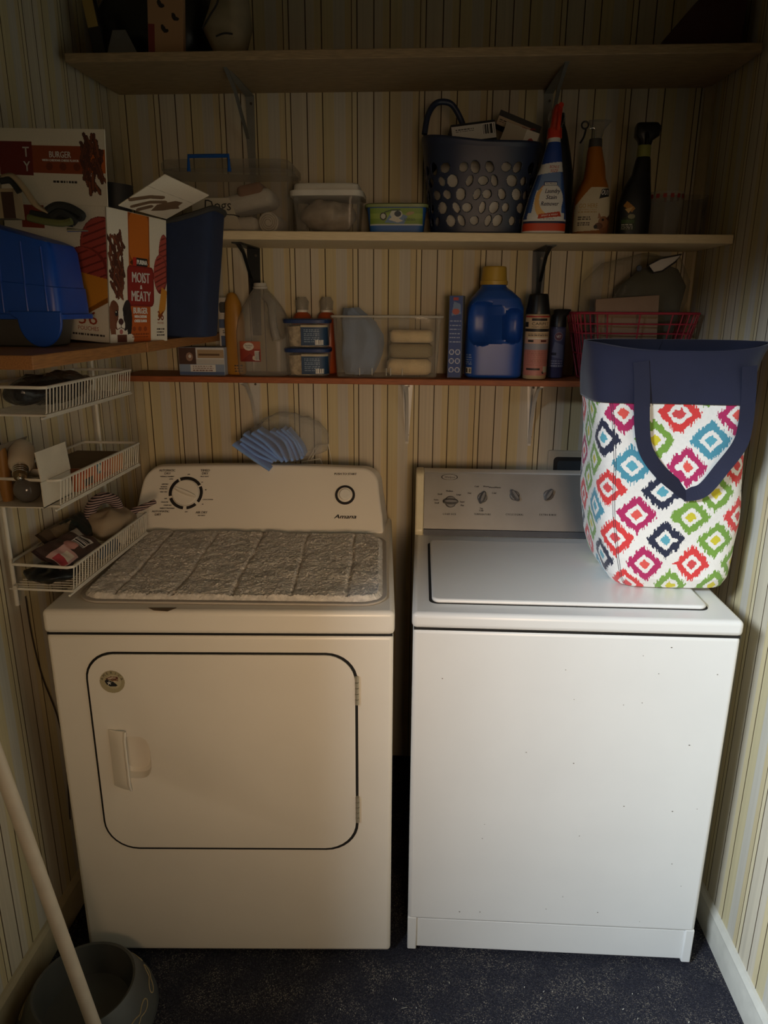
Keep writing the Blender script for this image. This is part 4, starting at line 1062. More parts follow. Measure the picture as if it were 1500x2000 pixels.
# narrow flap folded outward, its inside torn by glue
a0, a1 = Vector(bx(.01, 0, BH)), Vector(bx(BW-.005, 0, BH))
fo = Vector((.105, -.02, .062)); fo2 = Vector((.095, -.05, .05))
c = Canvas(0, 0, 1, 1, .008, '#d5cbb6')
for (p, w) in (([(.05, .22), (.25, .42), (.42, .5)], .1), ([(.2, .08), (.35, .3), (.55, .42)], .09), ([(.35, .05), (.45, .2)], .1)): c.line(p, w, '#6b5238')
c.poly([(.55, .1), (.5, .3), (.68, .55), (.82, .58), (.84, .45), (.92, .4), (.8, .3), (.72, .2)], '#6b5238'); c.line([(0, .62), (1, .66)], .012, '#b3a993')
cor = [a0, a1, a1+fo*.95, a0+fo2+Vector((0, 0, .012))]
q = [at(232, 402, y=a0.y+1.462-.01), at(325, 428, y=1.655), at(408, 382, y=1.60), at(322, 340, y=1.53)]
base = Vector((-.644, 1.462, LZ+.0005)); _r = Matrix.Rotation(-.07, 3, 'Y')
cor = [_r @ (k-base) for k in q]
def ffn(U, V):
    A = [np.array(k) for k in cor]
    return (np.multiply.outer((1-U)*(1-V), A[0])+np.multiply.outer(U*(1-V), A[1])+np.multiply.outer(U*V, A[2])+np.multiply.outer((1-U)*V, A[3]))
fo_ = c.build('torn_flap', ffn, fb); md = fo_.modifiers.new('s', 'SOLIDIFY'); md.thickness = .0025

# blue tub turned upside down
BLUEP = mat('blue_plastic', '#1447a6', .35, var=.05)
tb = thing('blue_tub', 'ribbed blue plastic tub lying upside down in front of the pet food box', 'tub', (-.772, 1.365, LZ))
TSEC = [(.050, 0, 0, .118, .072, 9), (.0585, 0, 0, .118, .072, 9), (.0595, 0, 0, .112, .068, 9), (.075, 0, 0, .112, .068, 9), (.118, 0, 0, .111, .066, 9), (.1195, 0, 0, .109, .064, 9), (.20, 0, 0, .105, .060, 9), (.213, 0, 0, .101, .056, 8), (.217, 0, 0, .09, .046, 6)]
def tilt(p): return (p[0]-.0, p[1], p[2]-.27*(p[0]+.02)*max(0, p[2]-.06)/.16)
G().loft(TSEC, 96, disp=tilt).build('tub', BLUEP, tb, smooth=40)
tf = front(TSEC, -.001)
for x in (-.04, .01, .055, .092):
    g = G(); g.tube([tilt(tuple(tf(np.float64(x*(1-.06*(z-.05)/.16)), np.float64(z)))) for z in np.linspace(.062, .2, 12)], .0022, 8); g.build('rib', BLUEP, tb)
pts = [(.02, .064), (.03, .054)]+[(.041*math.cos(a)+.078, .050+.049*math.sin(a)) for a in np.linspace(PI, 2*PI, 24)]+[(.119, .056), (.119, .064)]
g = G().prism(pts, lambda a, b: (a, -.076, b), lambda a, b: (a, -.070, b)); g.build('rim_tab', BLUEP, tb, smooth=30, bevel=.002)
o = thing('grey_pan', 'dull grey pan under the upturned blue tub, on the honey pine shelf', 'pan', (-.785, 1.365, LZ))
G().cup([(0, 0, 0, .085, .05, 5), (.003, 0, 0, .09, .054, 5), (.049, 0, 0, .098, .06, 5)], .003, 48).build('pan', mat('grey_pan', '#55534f', .4, .3), o)
# things on top of the tub
o = thing('instruction_card', 'beige card with black print, lying on the upturned blue tub', 'card', (-.778, 1.345, LZ+.226))
c = Canvas(-.055, 0, .035, .05, .0012, '#a08d6c'); c.rect(.012, 0, .035, .044, '#3b2216'); c.rect(-.05, .034, -.022, .038, '#1a1512'); c.scribble(-.05, .02, -.012, .026, 1, '#1a1512', 4)
G().box(-.055, 0, .0, .035, .03, .05).build('box', mat('beige_card', '#a08d6c', .7), o, smooth=0, bevel=.001)
c.build('printed_face', plane((0, -.0008, 0), (1, 0, 0), (0, 0, 1)), o)
o = thing('pet_harness', 'black harness with tan strap, heaped on top of the upturned blue tub', 'harness', (0, 0, 0))
yy = 1.335
g = ribbon(smooth_path([at(0, 345, y=yy), at(22, 342, y=yy), at(45, 365, y=yy), at(70, 400, y=yy-.005), at(95, 414, y=yy)], 8), .011, [(0, -.6, 1)]*33); g.build('strap', mat('tan_strap', '#9a8666', .8), o, solid=.002)
g = G()
for pl_ in ([(0, 352), (22, 352), (40, 375)], [(92, 412), (110, 402), (135, 405), (160, 420), (150, 425), (125, 412)], [(60, 418), (95, 424), (120, 432), (142, 436)], [(100, 425), (118, 415), (140, 428), (150, 436)]):
    g.tube(smooth_path([at(*q, y=yy+.004*i) for i, q in enumerate(pl_)], 6), .007, 8)
g.build('webbing', mat('black_webbing', '#1c1d1a', .8), o)
G().tube(smooth_path([at(55, 425, y=1.325), at(85, 432, y=1.325), at(120, 436, y=1.325), at(140, 432, y=1.325)], 6), .006, 8).build('trim_cord', mat('olive_cord', '#5d5f33', .8), o)
g = G(); g.tube([at(132, 449, y=1.33), at(172, 451, y=1.33)], [.0036, .0012], 8); g.build('buckle_pin', CHROME, o)

# navy fabric bin
o = thing('fabric_bin', 'navy cloth storage bin standing behind the pet food box', 'fabric bin', (-.604, 1.842, LZ+.0005))
FS = [(0, 0, 0, .060, .058, 6), (.004, 0, 0, .064, .062, 6), (.1, .003, 0, .069, .064, 7), (.2, .010, .0, .078, .066, 7), (.285, .014, 0, .086, .068, 7)]
def sag(p): return (p[0]+.004*nz(p, 14), p[1]+.004*nz(p, 12, 5), p[2]+(.018*(p[0]/.09)+.012*((p[0]-.02)/.09)**2-.012)*max(0, p[2]-.15)/.13)
g = G(); g.cup(FS, .003, 64, disp=sag); g.build('bin', mat('navy_fabric', '#22304f', .85, bump=.2, bscale=500), o)
g = G()
pts = []
for i in range(64):
    a = 2*PI*i/64; q = FS[-1]; pts.append(sag((q[1]+q[3]*sq(math.cos(a), 6), q[2]+q[4]*sq(math.sin(a), 6), q[0]-.004)))
g.tube(pts, .0065, 8, closed=True); g.build('rim_binding', mat('grey_binding', '#3d3c39', .8), o)
# grey mug-like tube standing in the pet food box
o = thing('grey_tube', 'dark grey open tube sticking up behind the torn carton flap', 'tube', (-.690, 1.625, LZ+.016))
M = Matrix.Translation((0, 0, .01)) @ Matrix.Rotation(.10, 4, 'Y') @ Matrix.Rotation(.03, 4, 'X')
g = G(); g.M = M; g.cup([(.0, 0, 0, .024, .024, 2), (.003, 0, 0, .026, .026, 2), (.27, 0, 0, .028, .028, 2), (.30, 0, 0, .031, .031, 2)], .004, 36); g.build('tube', mat('dark_grey_rubber', '#3a3d41', .6), o)

# ================================================================== CREAM SHELF
# clear tub with blue handle
o = thing('storage_box', 'frosted clear storage box with blue handle and rolled towels inside', 'storage box', (-.525, 2.075, ZM(-.5)+.0005))
FROST = clear('frosted_plastic', '#bdb6a8', .055, .3)
SB = [(0, 0, 0, .155, .09, 8), (.003, 0, 0, .158, .093, 8), (.14, 0, 0, .168, .1, 8), (.155, 0, 0, .17, .102, 8)]
G().cup(SB, .002, 64).build('tub', FROST, o)
G().loft([(.155, 0, 0, .173, .104, 8), (.17, 0, 0, .173, .104, 8), (.178, 0, 0, .166, .098, 8)], 64).build('lid', FROST, o)
HB = mat('blue_handle', '#16509c', .35)
p0, p1, p2, p3 = [at(*q, y=1.965)-o.location for q in ((369, 335), (368, 305), (446, 304), (448, 335))]
g = G(); g.tube([p0, p1, p2, p3], .0052, 8); g.build('handle', HB, o, smooth=30)
c = Canvas(-.09, .01, .04, .085, .0018, '#b0a692'); c.keep = (c.X < -.0+.04-(c.Y-.01)*.4) 
sf = front(SB, .0012); c.build('paper_label', sf, o)
letters('handwriting', front(SB, .0022), [('Dogs', -.022, .055, .026, .07, .12)], INK, o)
g = G(); g.tube([tuple(front(SB, .002)(np.float64(a), np.float64(b))) for a, b in ((.0, .045), (.02, .044), (.035, .040))], .0012, 6); g.build('pen_stroke', INK, o)
TOW = mat('white_towel', '#cdc6b8', .95, bump=.5, bscale=500, sheen=.3)
def towel(label, cx, cz, r, y0=-.07):
    t = thing('rolled_towel', label, 'towel', (o.location.x+cx, o.location.y, o.location.z+cz))
    g = G(); g.cyl((0, y0+.002, 0), r, .14, 'y', 28); g.build('roll', TOW, t, bevel=.004)
    g = G(); g.tube([(r*(.25+.65*k/40)*math.cos(k*.5), y0+.0, r*(.25+.65*k/40)*math.sin(k*.5)) for k in range(41)], .0012, 5); g.build('spiral_edge', mat('towel_edge', '#a59d8d', .9), t)
towel('white rolled towel with spiral end, low in the blue-handled storage box', .105, .029, .0265)
t = thing('folded_towel', 'white folded towel beside the rolled one, in the blue-handled storage box', 'towel', (o.location.x-.03, o.location.y, o.location.z+.003))
G().box(-.11, -.07, 0, .105, .07, .04).build('towel', TOW, t, bevel=.015)
t = thing('folded_towel', 'white and tan towel heaped highest in the blue-handled storage box', 'towel', (o.location.x+.03, o.location.y, o.location.z+.058))
g = G(); g.M = Matrix.Rotation(-.2, 4, 'Y'); g.box(-.1, -.06, 0, .09, .06, .045); g.build('towel', TOW, t, bevel=.018)
g = G(); g.M = Matrix.Rotation(-.2, 4, 'Y'); g.box(.0, -.062, .03, .07, .02, .062); g.build('tan_fold', mat('tan_towel', '#8a6146', .9), t, bevel=.012)

# clear container with white lid
o = thing('food_container', 'clear square container with white lid, full of small bags', 'container', (-.263, 2.055, ZM(-.26)+.0005))
CLR = clear('clear_plastic', '#c9c6be', .05, .1)
CS = [(.0, 0, 0, .066, .05, 7), (.006, 0, 0, .068, .052, 7), (.008, 0, 0, .082, .063, 7), (.02, 0, 0, .084, .065, 7), (.094, 0, 0, .0905, .072, 7)]
G().cup(CS, .002, 56).build('tub', CLR, o)
G().loft([(.0925, 0, 0, .097, .079, 7), (.106, 0, 0, .097, .079, 7), (.107, 0, 0, .088, .071, 7), (.121, 0, 0, .086, .069, 7), (.124, 0, 0, .083, .066, 7)], 56).build('lid', mat('white_lid', '#d5d1c6', .4), o)
t = thing('bag_of_treats', 'pale crumpled bags packed inside the white-lidded container', 'plastic bag', (o.location.x, o.location.y, o.location.z+.004))
G().ball((0, 0, .046), (.074, .055, .042), 40, 24, disp=lambda p: (p[0]+.006*nz(p, 40), p[1]+.005*nz(p, 35, 4), max(.001, p[2]+.008*nz(p, 40, 8)))).build('bag', mat('pale_bag', '#a79b8b', .5, var=.3, scale=30, bump=.6, bscale=60), t, smooth=60)

# small green and blue tub
o = thing('wipes_tub', 'small green-lidded plastic tub with green and blue label', 'tub', (-.079, 2.045, ZM(-.08)+.0005))
WS = [(0, 0, 0, .068, .045, 7), (.004, 0, 0, .071, .048, 7), (.066, 0, 0, .078, .055, 7), (.069, 0, 0, .079, .056, 7)]
G().loft(WS, 56).build('tub', mat('blue_tub', '#2458a8', .4), o)
G().loft([(.067, 0, 0, .083, .060, 7), (.074, 0, 0, .084, .061, 7), (.077, 0, 0, .078, .056, 7)], 56).build('lid', mat('green_lid', '#7d8a52', .4), o)
c = Canvas(-.069, .002, .069, .065, .0011, '#2d66b3')
c.rect(-.069, .024, .069, .065, '#7d9a3f'); c.rect(-.069, .04, .069, .052, '#93ab4e'); c.rect(-.069, .0235, .069, .026, '#c9cfd2'); c.poly([(-.03, .03), (.02, .026), (.03, .045), (-.01, .06)], '#6f8fb5')
c.ell(-.034, .045, .009, .0095, '#1f2a2c'); c.ell(-.034, .045, .006, .0065, '#c5c9bd'); c.ell(-.0, .05, .016, .011, '#c9cdc4'); c.ell(.004, .051, .009, .007, '#2b3b4a'); c.poly([(-.02, .037), (.004, .03), (.018, .034), (-.006, .047)], '#d5d3c6'); c.ell(.036, .052, .011, .004, '#b39a72', .2); c.line([(-.03, .055), (-.012, .06), (.01, .06)], .003, '#39523a')
c.scribble(.02, .034, .05, .042, 2, '#47622a', 4)
c.build('printed_label', front(WS, .0008), o)

# navy laundry basket, oval holes punched through
o = thing('laundry_basket', 'navy plastic basket with rows of oval holes and a loop handle', 'basket', (.139, 2.065, ZM(.14)+.0005))
LS = [(.0, 0, 0, .118, .082, 3.2), (.006, 0, 0, .125, .088, 3.2), (.03, 0, 0, .128, .092, 3.2), (.10, 0, 0, .138, .100, 3.2), (.17, 0, 0, .146, .107, 3.2), (.205, 0, 0, .151, .111, 3.2), (.212, 0, 0, .155, .115, 3.2), (.218, 0, 0, .155, .115, 3.2)]
Z_ = [q[0] for q in LS]
fine = []
for z in np.linspace(0, .205, 150).tolist()+[.212, .218]:
    fine.append((z,)+tuple(float(np.interp(z, Z_, [q[k] for q in LS])) for k in range(1, 6)))
def bdip(p):
    k = max(0, p[2]-.17)/.048; x = p[0]/.155
    return (p[0]-.03*max(0, p[2]-.02)*.0, p[1], p[2]+k*(.014*max(0, -x)-.006*max(0, x)+.008*x*x))
HOLES = []
for r in range(5):
    for k in range(26):
        HOLES.append((2*PI*(k+.5*(r % 2)+.13*math.sin(k*2.3+r))/26, .034+r*.031, .0108*(.85+.2*math.sin(k*3.1+r*1.7)), .0138*(.92+.15*math.sin(k*1.9+r*2.2)), .35*math.sin(k*1.3+r)))
HA = np.array(HOLES)
def hole(c_, k, i):
    if not .018 < c_[2] < .178: return False
    a = math.atan2(c_[1]*1.35, c_[0]) % (2*PI); da = (HA[:, 0]-a+PI) % (2*PI)-PI
    u = da*.122; v = c_[2]-HA[:, 1]; ca, sa = np.cos(HA[:, 4]), np.sin(HA[:, 4])
    return bool((((u*ca+v*sa)/HA[:, 2])**2+((-u*sa+v*ca)/HA[:, 3])**2 < 1).any())
NAVP = mat('navy_plastic', '#252f48', .4, var=.04)
_t = np.linspace(0, 2*PI, 20001); _x = .14*np.sign(np.cos(_t))*np.abs(np.cos(_t))**(2/3.2); _y = .10*np.sign(np.sin(_t))*np.abs(np.sin(_t))**(2/3.2)
_s = np.concatenate([[0], np.cumsum(np.hypot(np.diff(_x), np.diff(_y)))]); EVEN = np.interp((np.arange(480)+.5)/480*_s[-1], _s, _t)
G().loft(fine, 480, cap0=True, cap1=False, disp=bdip, skip=hole, ang=EVEN).build('basket', NAVP, o, smooth=50, solid=.0024, fixn=False)
def lp(u, v, y): return tuple(at(u, v, y=y)-o.location)
g = G(); g.tube(smooth_path([lp(829, 262, 2.02), lp(836, 225, 2.03), lp(850, 203, 2.04), (lp(868, 199, 2.045)), lp(885, 207, 2.05), lp(902, 238, 2.055), lp(906, 258, 2.05)], 8), .0075, 10); g.build('loop_handle', NAVP, o)
LBX = o.location
# what the basket holds
o = thing('shopping_bag', 'crumpled white plastic bag filling the navy laundry basket', 'plastic bag', (.139, 2.065, LBX.z+.004))
G().loft([(0, 0, 0, .10, .07, 3), (.01, 0, 0, .113, .08, 3), (.08, 0, 0, .122, .085, 3), (.15, 0, 0, .126, .088, 3), (.172, 0, 0, .11, .075, 3)], 60, disp=lambda p: (p[0]+.006*nz(p, 30), p[1]+.006*nz(p, 28, 4), max(.001, p[2]+.012*nz(p, 22, 8)))).build('bag', mat('white_film', '#c3c0b8', .5, var=.25, scale=24, bump=.4, bscale=50), o, smooth=60)
def carton(name, label, loc, rot, sx, sy, sz, m, art=None, cat='box', res=.0013, bg=None):
    t = thing(name, label, cat, loc); t.rotation_euler = rot
    G().box(-sx/2, -sy/2, 0, sx/2, sy/2, sz).build('carton', m, t, smooth=0, bevel=.0012, bseg=2)
    if art:
        c = Canvas(-sx/2+.001, .001, sx/2-.001, sz-.001, res, bg or '#cccccc'); art(c, sx, sz)
        c.build('printed_face', plane((0, -sy/2-.0007, 0), (1, 0, 0), (0, 0, 1)), t)
    return t
WCARD = mat('white_carton', '#cdc9c0', .6); DCARD = mat('dark_carton', '#2a2a2c', .6)
def art_white(c, w, h):
    c.rect(-w/2, 0, w/2, .006, '#16171a'); c.rect(-w/2, h-.006, w/2, h, '#16171a'); c.bars(w*.2, h*.35, w*.46, h-.008, 5); c.scribble(-w*.4, h*.55, 0, h*.75, 2, '#3a3b40', 3)
carton('carton_box', 'white carton edged in black with barcode, sticking out of the laundry basket', (.118, 2.055, LBX.z+.222), (-.15, -.13, .1), .115, .06, .05, DCARD, art_white, bg='#c9c7c2')
def art_red(c, w, h):
    c.rect(-w/2, h*.6, w/2, h, '#2a2b2c'); c.ell(w*.36, h*.32, .012, .013, '#8f1f1c'); c.rect(w*.08, h*.12, w*.22, h*.5, '#8f1f1c'); c.scribble(-w*.45, h*.2, 0, h*.45, 2, '#4a4a4a', 2)
carton('carton_box', 'tilted carton with red round marks, highest in the laundry basket', (.228, 2.09, LBX.z+.258), (0, .36, .0), .115, .05, .036, DCARD, art_red, bg='#b9a58a')
def art_tag(c, w, h):
    c.rect(w*.12, 0, w/2, h, '#cfc9bd'); c.ell(w*.32, h*.45, .010, .017, '#8f1f1c')
carton('carton_box', 'cream carton with red oval mark, leaning on the rim of the laundry basket', (.222, 2.03, LBX.z+.198), (0, .35, -.15), .09, .04, .062, WCARD, art_tag, bg='#a79c88')
carton('carton_box', 'small dark carton between the basket and the red-topped spray bottle', (.268, 2.075, LBX.z+.185), (0, .14, 0), .02, .05, .075, DCARD)

# spray bottles
def spray(name, label, x, y, secs, m, trigger):
    o = thing(name, label, 'spray bottle', (x, y, ZM(x)+.0005))
    G().loft(secs, 48).build('bottle', m, o, smooth=35)
    trigger(o)
    return o
RS = [(0, -.012, 0, .053, .030, 3), (.004, -.012, 0, .057, .034, 3), (.04, -.011, 0, .056, .034, 3), (.09, -.008, 0, .047, .031, 2.8), (.135, -.003, 0, .036, .026, 2.5), (.165, 0, 0, .028, .022, 2.3), (.20, .002, 0, .022, .02, 2), (.222, .003, 0, .0165, .0165, 2), (.23, .003, 0, .0155, .0155, 2)]
RED = mat('red_plastic', '#c2361f', .35)
def trig_red(o):
    G().loft([(.226, .003, 0, .0155, .0155, 2), (.232, .003, 0, .0155, .0155, 2)], 28).build('neck_ring', WHITE_PL, o)
    G().loft([(.232, .003, 0, .019, .019, 2), (.256, .003, 0, .0175, .0175, 2)], 28).build('collar', RED, o, bevel=.001)
    g = G(); g.loft([(.255, .003, .0, .0135, .016, 3), (.275, .004, 0, .012, .018, 3), (.297, .006, 0, .012, .022, 3), (.306, .008, 0, .011, .020, 3), (.309, .008, 0, .008, .016, 3)], 28); g.tube([(.008, -.02, .298), (.009, -.036, .302)], .0065, 12); hd_ = g.build('trigger_head', RED, o)
    g = G(); g.tube(smooth_path([(.007, -.022, .29), (.007, -.034, .275), (.006, -.036, .258), (.005, -.03, .246)], 6), .005, 8); g.build('trigger_lever', RED, o)
    for s in (-1, 1):
        g = G(); g.tube(smooth_path([(.006+s*.012, .0, .258), (.006+s*.017, 0, .272), (.006+s*.021, 0, .284), (.006+s*.013, 0, .300)], 5), [.002]*15+[.0015], 6); g.build('shroud', clear('clear_plastic', '#c9c6be', .12, .1), o)
so_ = spray('spray_bottle', 'stain remover spray bottle with red trigger and blue-white label', .3085, 1.958, RS, mat('white_bottle', '#d5d4cf', .35), trig_red)
c = Canvas(-.07, .002, .05, .222, .0011, '#d9d8d4')
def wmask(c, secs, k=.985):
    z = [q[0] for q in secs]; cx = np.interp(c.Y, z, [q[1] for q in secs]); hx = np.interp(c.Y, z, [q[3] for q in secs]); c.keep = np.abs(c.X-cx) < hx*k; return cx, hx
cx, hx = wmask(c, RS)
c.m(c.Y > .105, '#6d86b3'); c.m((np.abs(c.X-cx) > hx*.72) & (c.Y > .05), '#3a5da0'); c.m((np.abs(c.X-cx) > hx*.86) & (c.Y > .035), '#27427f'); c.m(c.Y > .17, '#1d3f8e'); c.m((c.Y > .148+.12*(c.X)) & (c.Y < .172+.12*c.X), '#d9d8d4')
c.ell(-.004, .083, .034, .040, '#d0872f'); c.ell(-.003, .083, .0325, .0385, '#d9d8d4'); c.ell(-.026, .075, .016, .034, '#e0b36d'); c.ell(-.0, .083, .031, .037, '#dcdbd7')
c.poly([(-.033, .036), (.028, .042), (.024, .054), (-.03, .047)], '#b93a1c'); c.m(c.Y < .031, '#1a2348'); c.m(c.Y < .025, '#c7431f'); c.m(c.Y < .006+9*(c.X+.012)**2*0, '#d5d4cf'); c.rect(-.02, .116, .014, .126, '#23345e'); c.rect(-.0185, .1175, .0125, .1245, '#d9d8d4')
c.scribble(-.026, .034, .014, .0375, 1, '#25345c', 3)
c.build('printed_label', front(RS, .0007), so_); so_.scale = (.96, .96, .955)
rf = front(RS, .0013)
letters('lettering', rf, [('Laundry', .002, .0985, .0105, .038, .25), ('Stain', -.001, .0835, .0105, .027, .25), ('Remover', -.004, .0675, .0105, .045, .25), ('Laundry', .0025, .0985, .0105, .038, .25), ('Stain', -.0005, .0835, .0105, .027, .25), ('Remover', -.0035, .0675, .0105, .045, .25), ('The Miracle', -.003, .119, .004, .026)], mat('navy_ink', '#161d3d', .6), so_)
letters('size_lettering', rf, [('BONUS', .004, .1585, .007, .024, .2), ('SIZE', .004, .149, .007, .020, .2)], RED_INK, so_)
letters('ribbon_lettering', rf, [('SPRAY & WASH', -.003, .043, .004, .042, .2, .09)], WHITE_INK, so_)

o = thing('dark_bottle', 'tall dark bottle standing behind the red-topped spray bottle', 'bottle', (.358, 2.12, ZM(.36)+.0005))
G().loft([(0, 0, 0, .032, .028, 2.5), (.004, 0, 0, .036, .03, 2.5), (.16, 0, 0, .036, .03, 2.5), (.22, -.004, 0, .028, .024, 2.3), (.27, -.008, 0, .02, .018, 2), (.29, -.01, 0, .014, .014, 2)], 40).build('bottle', mat('dark_blue_plastic', '#16181f', .4), o)
G().loft([(.29, -.01, 0, .015, .015, 2), (.315, -.01, 0, .013, .014, 2)], 24).build('cap', BLACK_PL, o)

OS = [(0, .0, 0, .042, .028, 3), (.004, 0, 0, .046, .031, 3), (.05, 0, 0, .047, .032, 3), (.10, 0, 0, .045, .031, 3), (.128, .002, 0, .036, .028, 2.6), (.145, .003, 0, .028, .025, 2.3), (.175, .002, 0, .025, .023, 2), (.212, -.002, 0, .019, .019, 2), (.222, -.002, 0, .016, .016, 2)]
AMB = mat('amber_plastic', '#a6621a', .3)
def trig_clear(o):
    G().loft([(.22, -.002, 0, .0175, .0175, 2), (.24, -.002, 0, .016, .016, 2)], 28).build('collar', mat('grey_collar', '#4c4a48', .4), o, bevel=.001)
    HZ = clear('hazy_plastic', '#8b8a90', .2, .2)
    g = G(); g.loft([(.24, 0, 0, .012, .013, 2.5), (.262, .002, 0, .016, .014, 2.5), (.276, .004, 0, .026, .014, 2.5), (.283, .006, 0, .03, .012, 2.5)], 28); g.build('trigger_head', HZ, o)
    g = G(); g.tube(smooth_path([(-.004, 0, .242), (-.006, 0, .262), (-.012, 0, .266), (-.02, 0, .264)], 6), .0018, 6); g.build('spring_wire', CHROME, o)
    g = G(); g.tube([(-.033+.0085*math.cos(t), -.004, .272+.0085*math.sin(t)) for t in np.linspace(0, 2*PI, 20, endpoint=False)], .0022, 6, closed=True); g.tube(smooth_path([(-.03, -.004, .262), (-.034, -.004, .245), (-.042, -.004, .23)], 5), .0024, 6); g.build('trigger_lever', BLACK_PL, o)
oo = spray('spray_bottle', 'amber spray bottle with clear trigger and dog picture label', .434, 2.05, OS, AMB, trig_clear)
c = Canvas(-.046, .008, .046, .122, .001, '#cfc3a6'); cx, hx = wmask(c, OS)
c.m(c.Y > .105-.35*(c.X+.046)*0+.0+8*(c.X-.05)**2*-1+.045, '#a6621a'); c.m(c.Y < .014+.06*(c.X+.046), '#a6621a')
c.poly([(.012, .094), (.038, .1), (.042, .121), (.018, .117)], '#14161c'); c.poly([(.014, .098), (.036, .1035), (.039, .118), (.019, .115)], '#2a2d36')
c.ell(.034, .026, .017, .02, '#8a5a3c'); c.ell(.028, .038, .014, .014, '#9a6a4a'); c.ell(.016, .028, .011, .008, '#6d4430'); c.ell(.008, .026, .005, .005, '#1d1513'); c.poly([(.012, .046), (.014, .062), (.022, .048)], '#a67a5c'); c.poly([(.034, .046), (.046, .058), (.046, .04)], '#5a3828'); c.ell(.026, .043, .0028, .0034, '#17100e')
c.scribble(-.038, .042, -.006, .052, 2, '#4a4238', 2); c.scribble(-.038, .028, -.008, .038, 2, '#4a4238', 7); c.scribble(-.038, .06, .008, .064, 1, '#a9853f', 3)
c.build('printed_label', front(OS, .0007), oo)
of = front(OS, .0013)
letters('lettering', of, [('OUT!', .0275, .1035, .0125, .023, .2), ('OUT!', .0279, .1035, .0125, .023, .2)], WHITE_INK, oo)
letters('title_lettering', of, [('GO HERE', -.014, .072, .0105, .046), ('ATTRACTANT', -.014, .066, .0035, .044)], mat('gold_ink', '#b38a3a', .5), oo)

KS = [(0, 0, 0, .036, .026, 3), (.004, 0, 0, .041, .03, 3), (.08, 0, 0, .0415, .03, 3), (.125, .003, 0, .034, .027, 2.6), (.155, .010, 0, .024, .022, 2.2), (.19, .012, 0, .019, .019, 2), (.198, .012, 0, .0165, .0165, 2)]
def trig_black(o):
    G().loft([(.197, .012, 0, .0175, .0175, 2), (.225, .012, 0, .0165, .0165, 2)], 28).build('collar', mat('lime_collar', '#8f8f4a', .4), o, bevel=.001)
    g = G(); g.loft([(.225, .012, 0, .0155, .016, 2.5), (.236, .012, 0, .018, .018, 3), (.246, .015, 0, .030, .02, 4), (.268, .016, 0, .031, .02, 4), (.276, .014, 0, .026, .016, 4)], 32); g.build('trigger_head', BLACK_PL, o)
    g = G(); g.tube(smooth_path([(.010, -.018, .25), (.010, -.03, .238), (.010, -.03, .222)], 5), .0045, 8); g.build('trigger_lever', BLACK_PL, o)
ko = spray('spray_bottle', 'black spray bottle with lime collar, beside the clear plastic cup', .545, 2.05, KS, mat('black_bottle', '#17181b', .35), trig_black)
c = Canvas(-.04, .018, .008, .095, .0011, '#1c2023'); cx, hx = wmask(c, KS)
c.m((c.X > -.036) & (c.Y < .05) & (c.X < 0), '#23301f'); c.poly([(-.034, .078), (-.012, .062), (-.004, .072), (-.026, .09)], '#b07a34'); c.poly([(-.03, .07), (-.02, .06), (-.01, .075)], '#d0a862'); c.ell(-.012, .052, .009, .006, '#8c8a68'); c.scribble(-.034, .02, -.006, .034, 4, '#c9c9b9', 5); c.rect(-.036, .036, -.004, .044, '#3d5a2c')
c.build('printed_label', front(KS, .0007), ko)

o = thing('plastic_cup', 'clear plastic cup with red print around its rim', 'cup', (.628, 2.06, ZM(.63)+.0005))
CU = [(0, 0, 0, .034, .034, 2), (.003, 0, 0, .036, .036, 2), (.11, 0, 0, .045, .045, 2), (.114, 0, 0, .0465, .0465, 2)]
G().cup(CU, .0016, 48).build('cup', clear('cup_haze', '#bdb8b0', .12, .15), o)
c = Canvas(-.13, .098, .13, .108, .0018, '#9a2f2a'); c.keep = (np.floor((c.X+.2)/.009).astype(int) % 2 == 0)
c.build('rim_print', around(.0445, off=.0006), o)
o = thing('clear_tray', 'long clear plastic tray behind the plastic cup, against the side wall', 'tray', (.665, 2.13, ZM(.66)+.0005))
G().cup([(0, 0, 0, .075, .038, 6), (.003, 0, 0, .078, .04, 6), (.11, 0, 0, .088, .05, 6), (.113, 0, 0, .09, .052, 6)], .0016, 48).build('tray', clear('smoke_plastic', '#8f8a86', .06, .1), o)

# ================================================================== LOWEST SHELF
z0 = ZL+.0005
def art_kit(c, w, h):
    c.rect(-w/2, 0, w/2, h*.4, '#7f8fa8'); c.rect(-w/2, 0, w/2, h*.12, '#4c5f86'); c.rect(-w*.25, h*.12, w*.3, h*.38, '#d5d3cf'); c.scribble(-w*.2, h*.14, w*.25, h*.36, 3, '#7a5a50', 3)
    c.rect(-w/2, h*.4, -w*.12, h, '#4a3029'); c.ell(-w*.26, h*.66, .010, .012, '#9a7a68'); c.ell(-w*.25, h*.68, .004, .005, '#dad6d0'); c.rect(-w*.08, h*.62, w/2, h*.92, '#a58c6c'); c.rect(-w*.06, h*.7, w*.4, h*.78, '#5f4630'); c.rect(-w*.12, h*.4, w/2, h*.58, '#b9b6b0')
carton('medicine_carton', 'low blue-white carton under the navy bin, at the end of the lowest shelf', (-.632, 2.06, z0), (0, 0, 0), .132, .06, .078, mat('pale_blue_card', '#a9b3c2', .6), art_kit, res=.0011)
def art_bl(c, w, h):
    c.rect(-w*.5, h*.6, w*.2, h*.72, '#33507e'); c.rect(-w*.4, h*.36, w*.3, h*.5, '#22406f'); c.rrect(-w*.4, h*.08, w*.35, h*.28, .008, '#8fa3b5'); c.rrect(-w*.42, h*.8, w*.2, h*.94, .006, '#1d2022'); c.scribble(-w*.3, h*.53, w*.3, h*.58, 2, '#444444', 3)
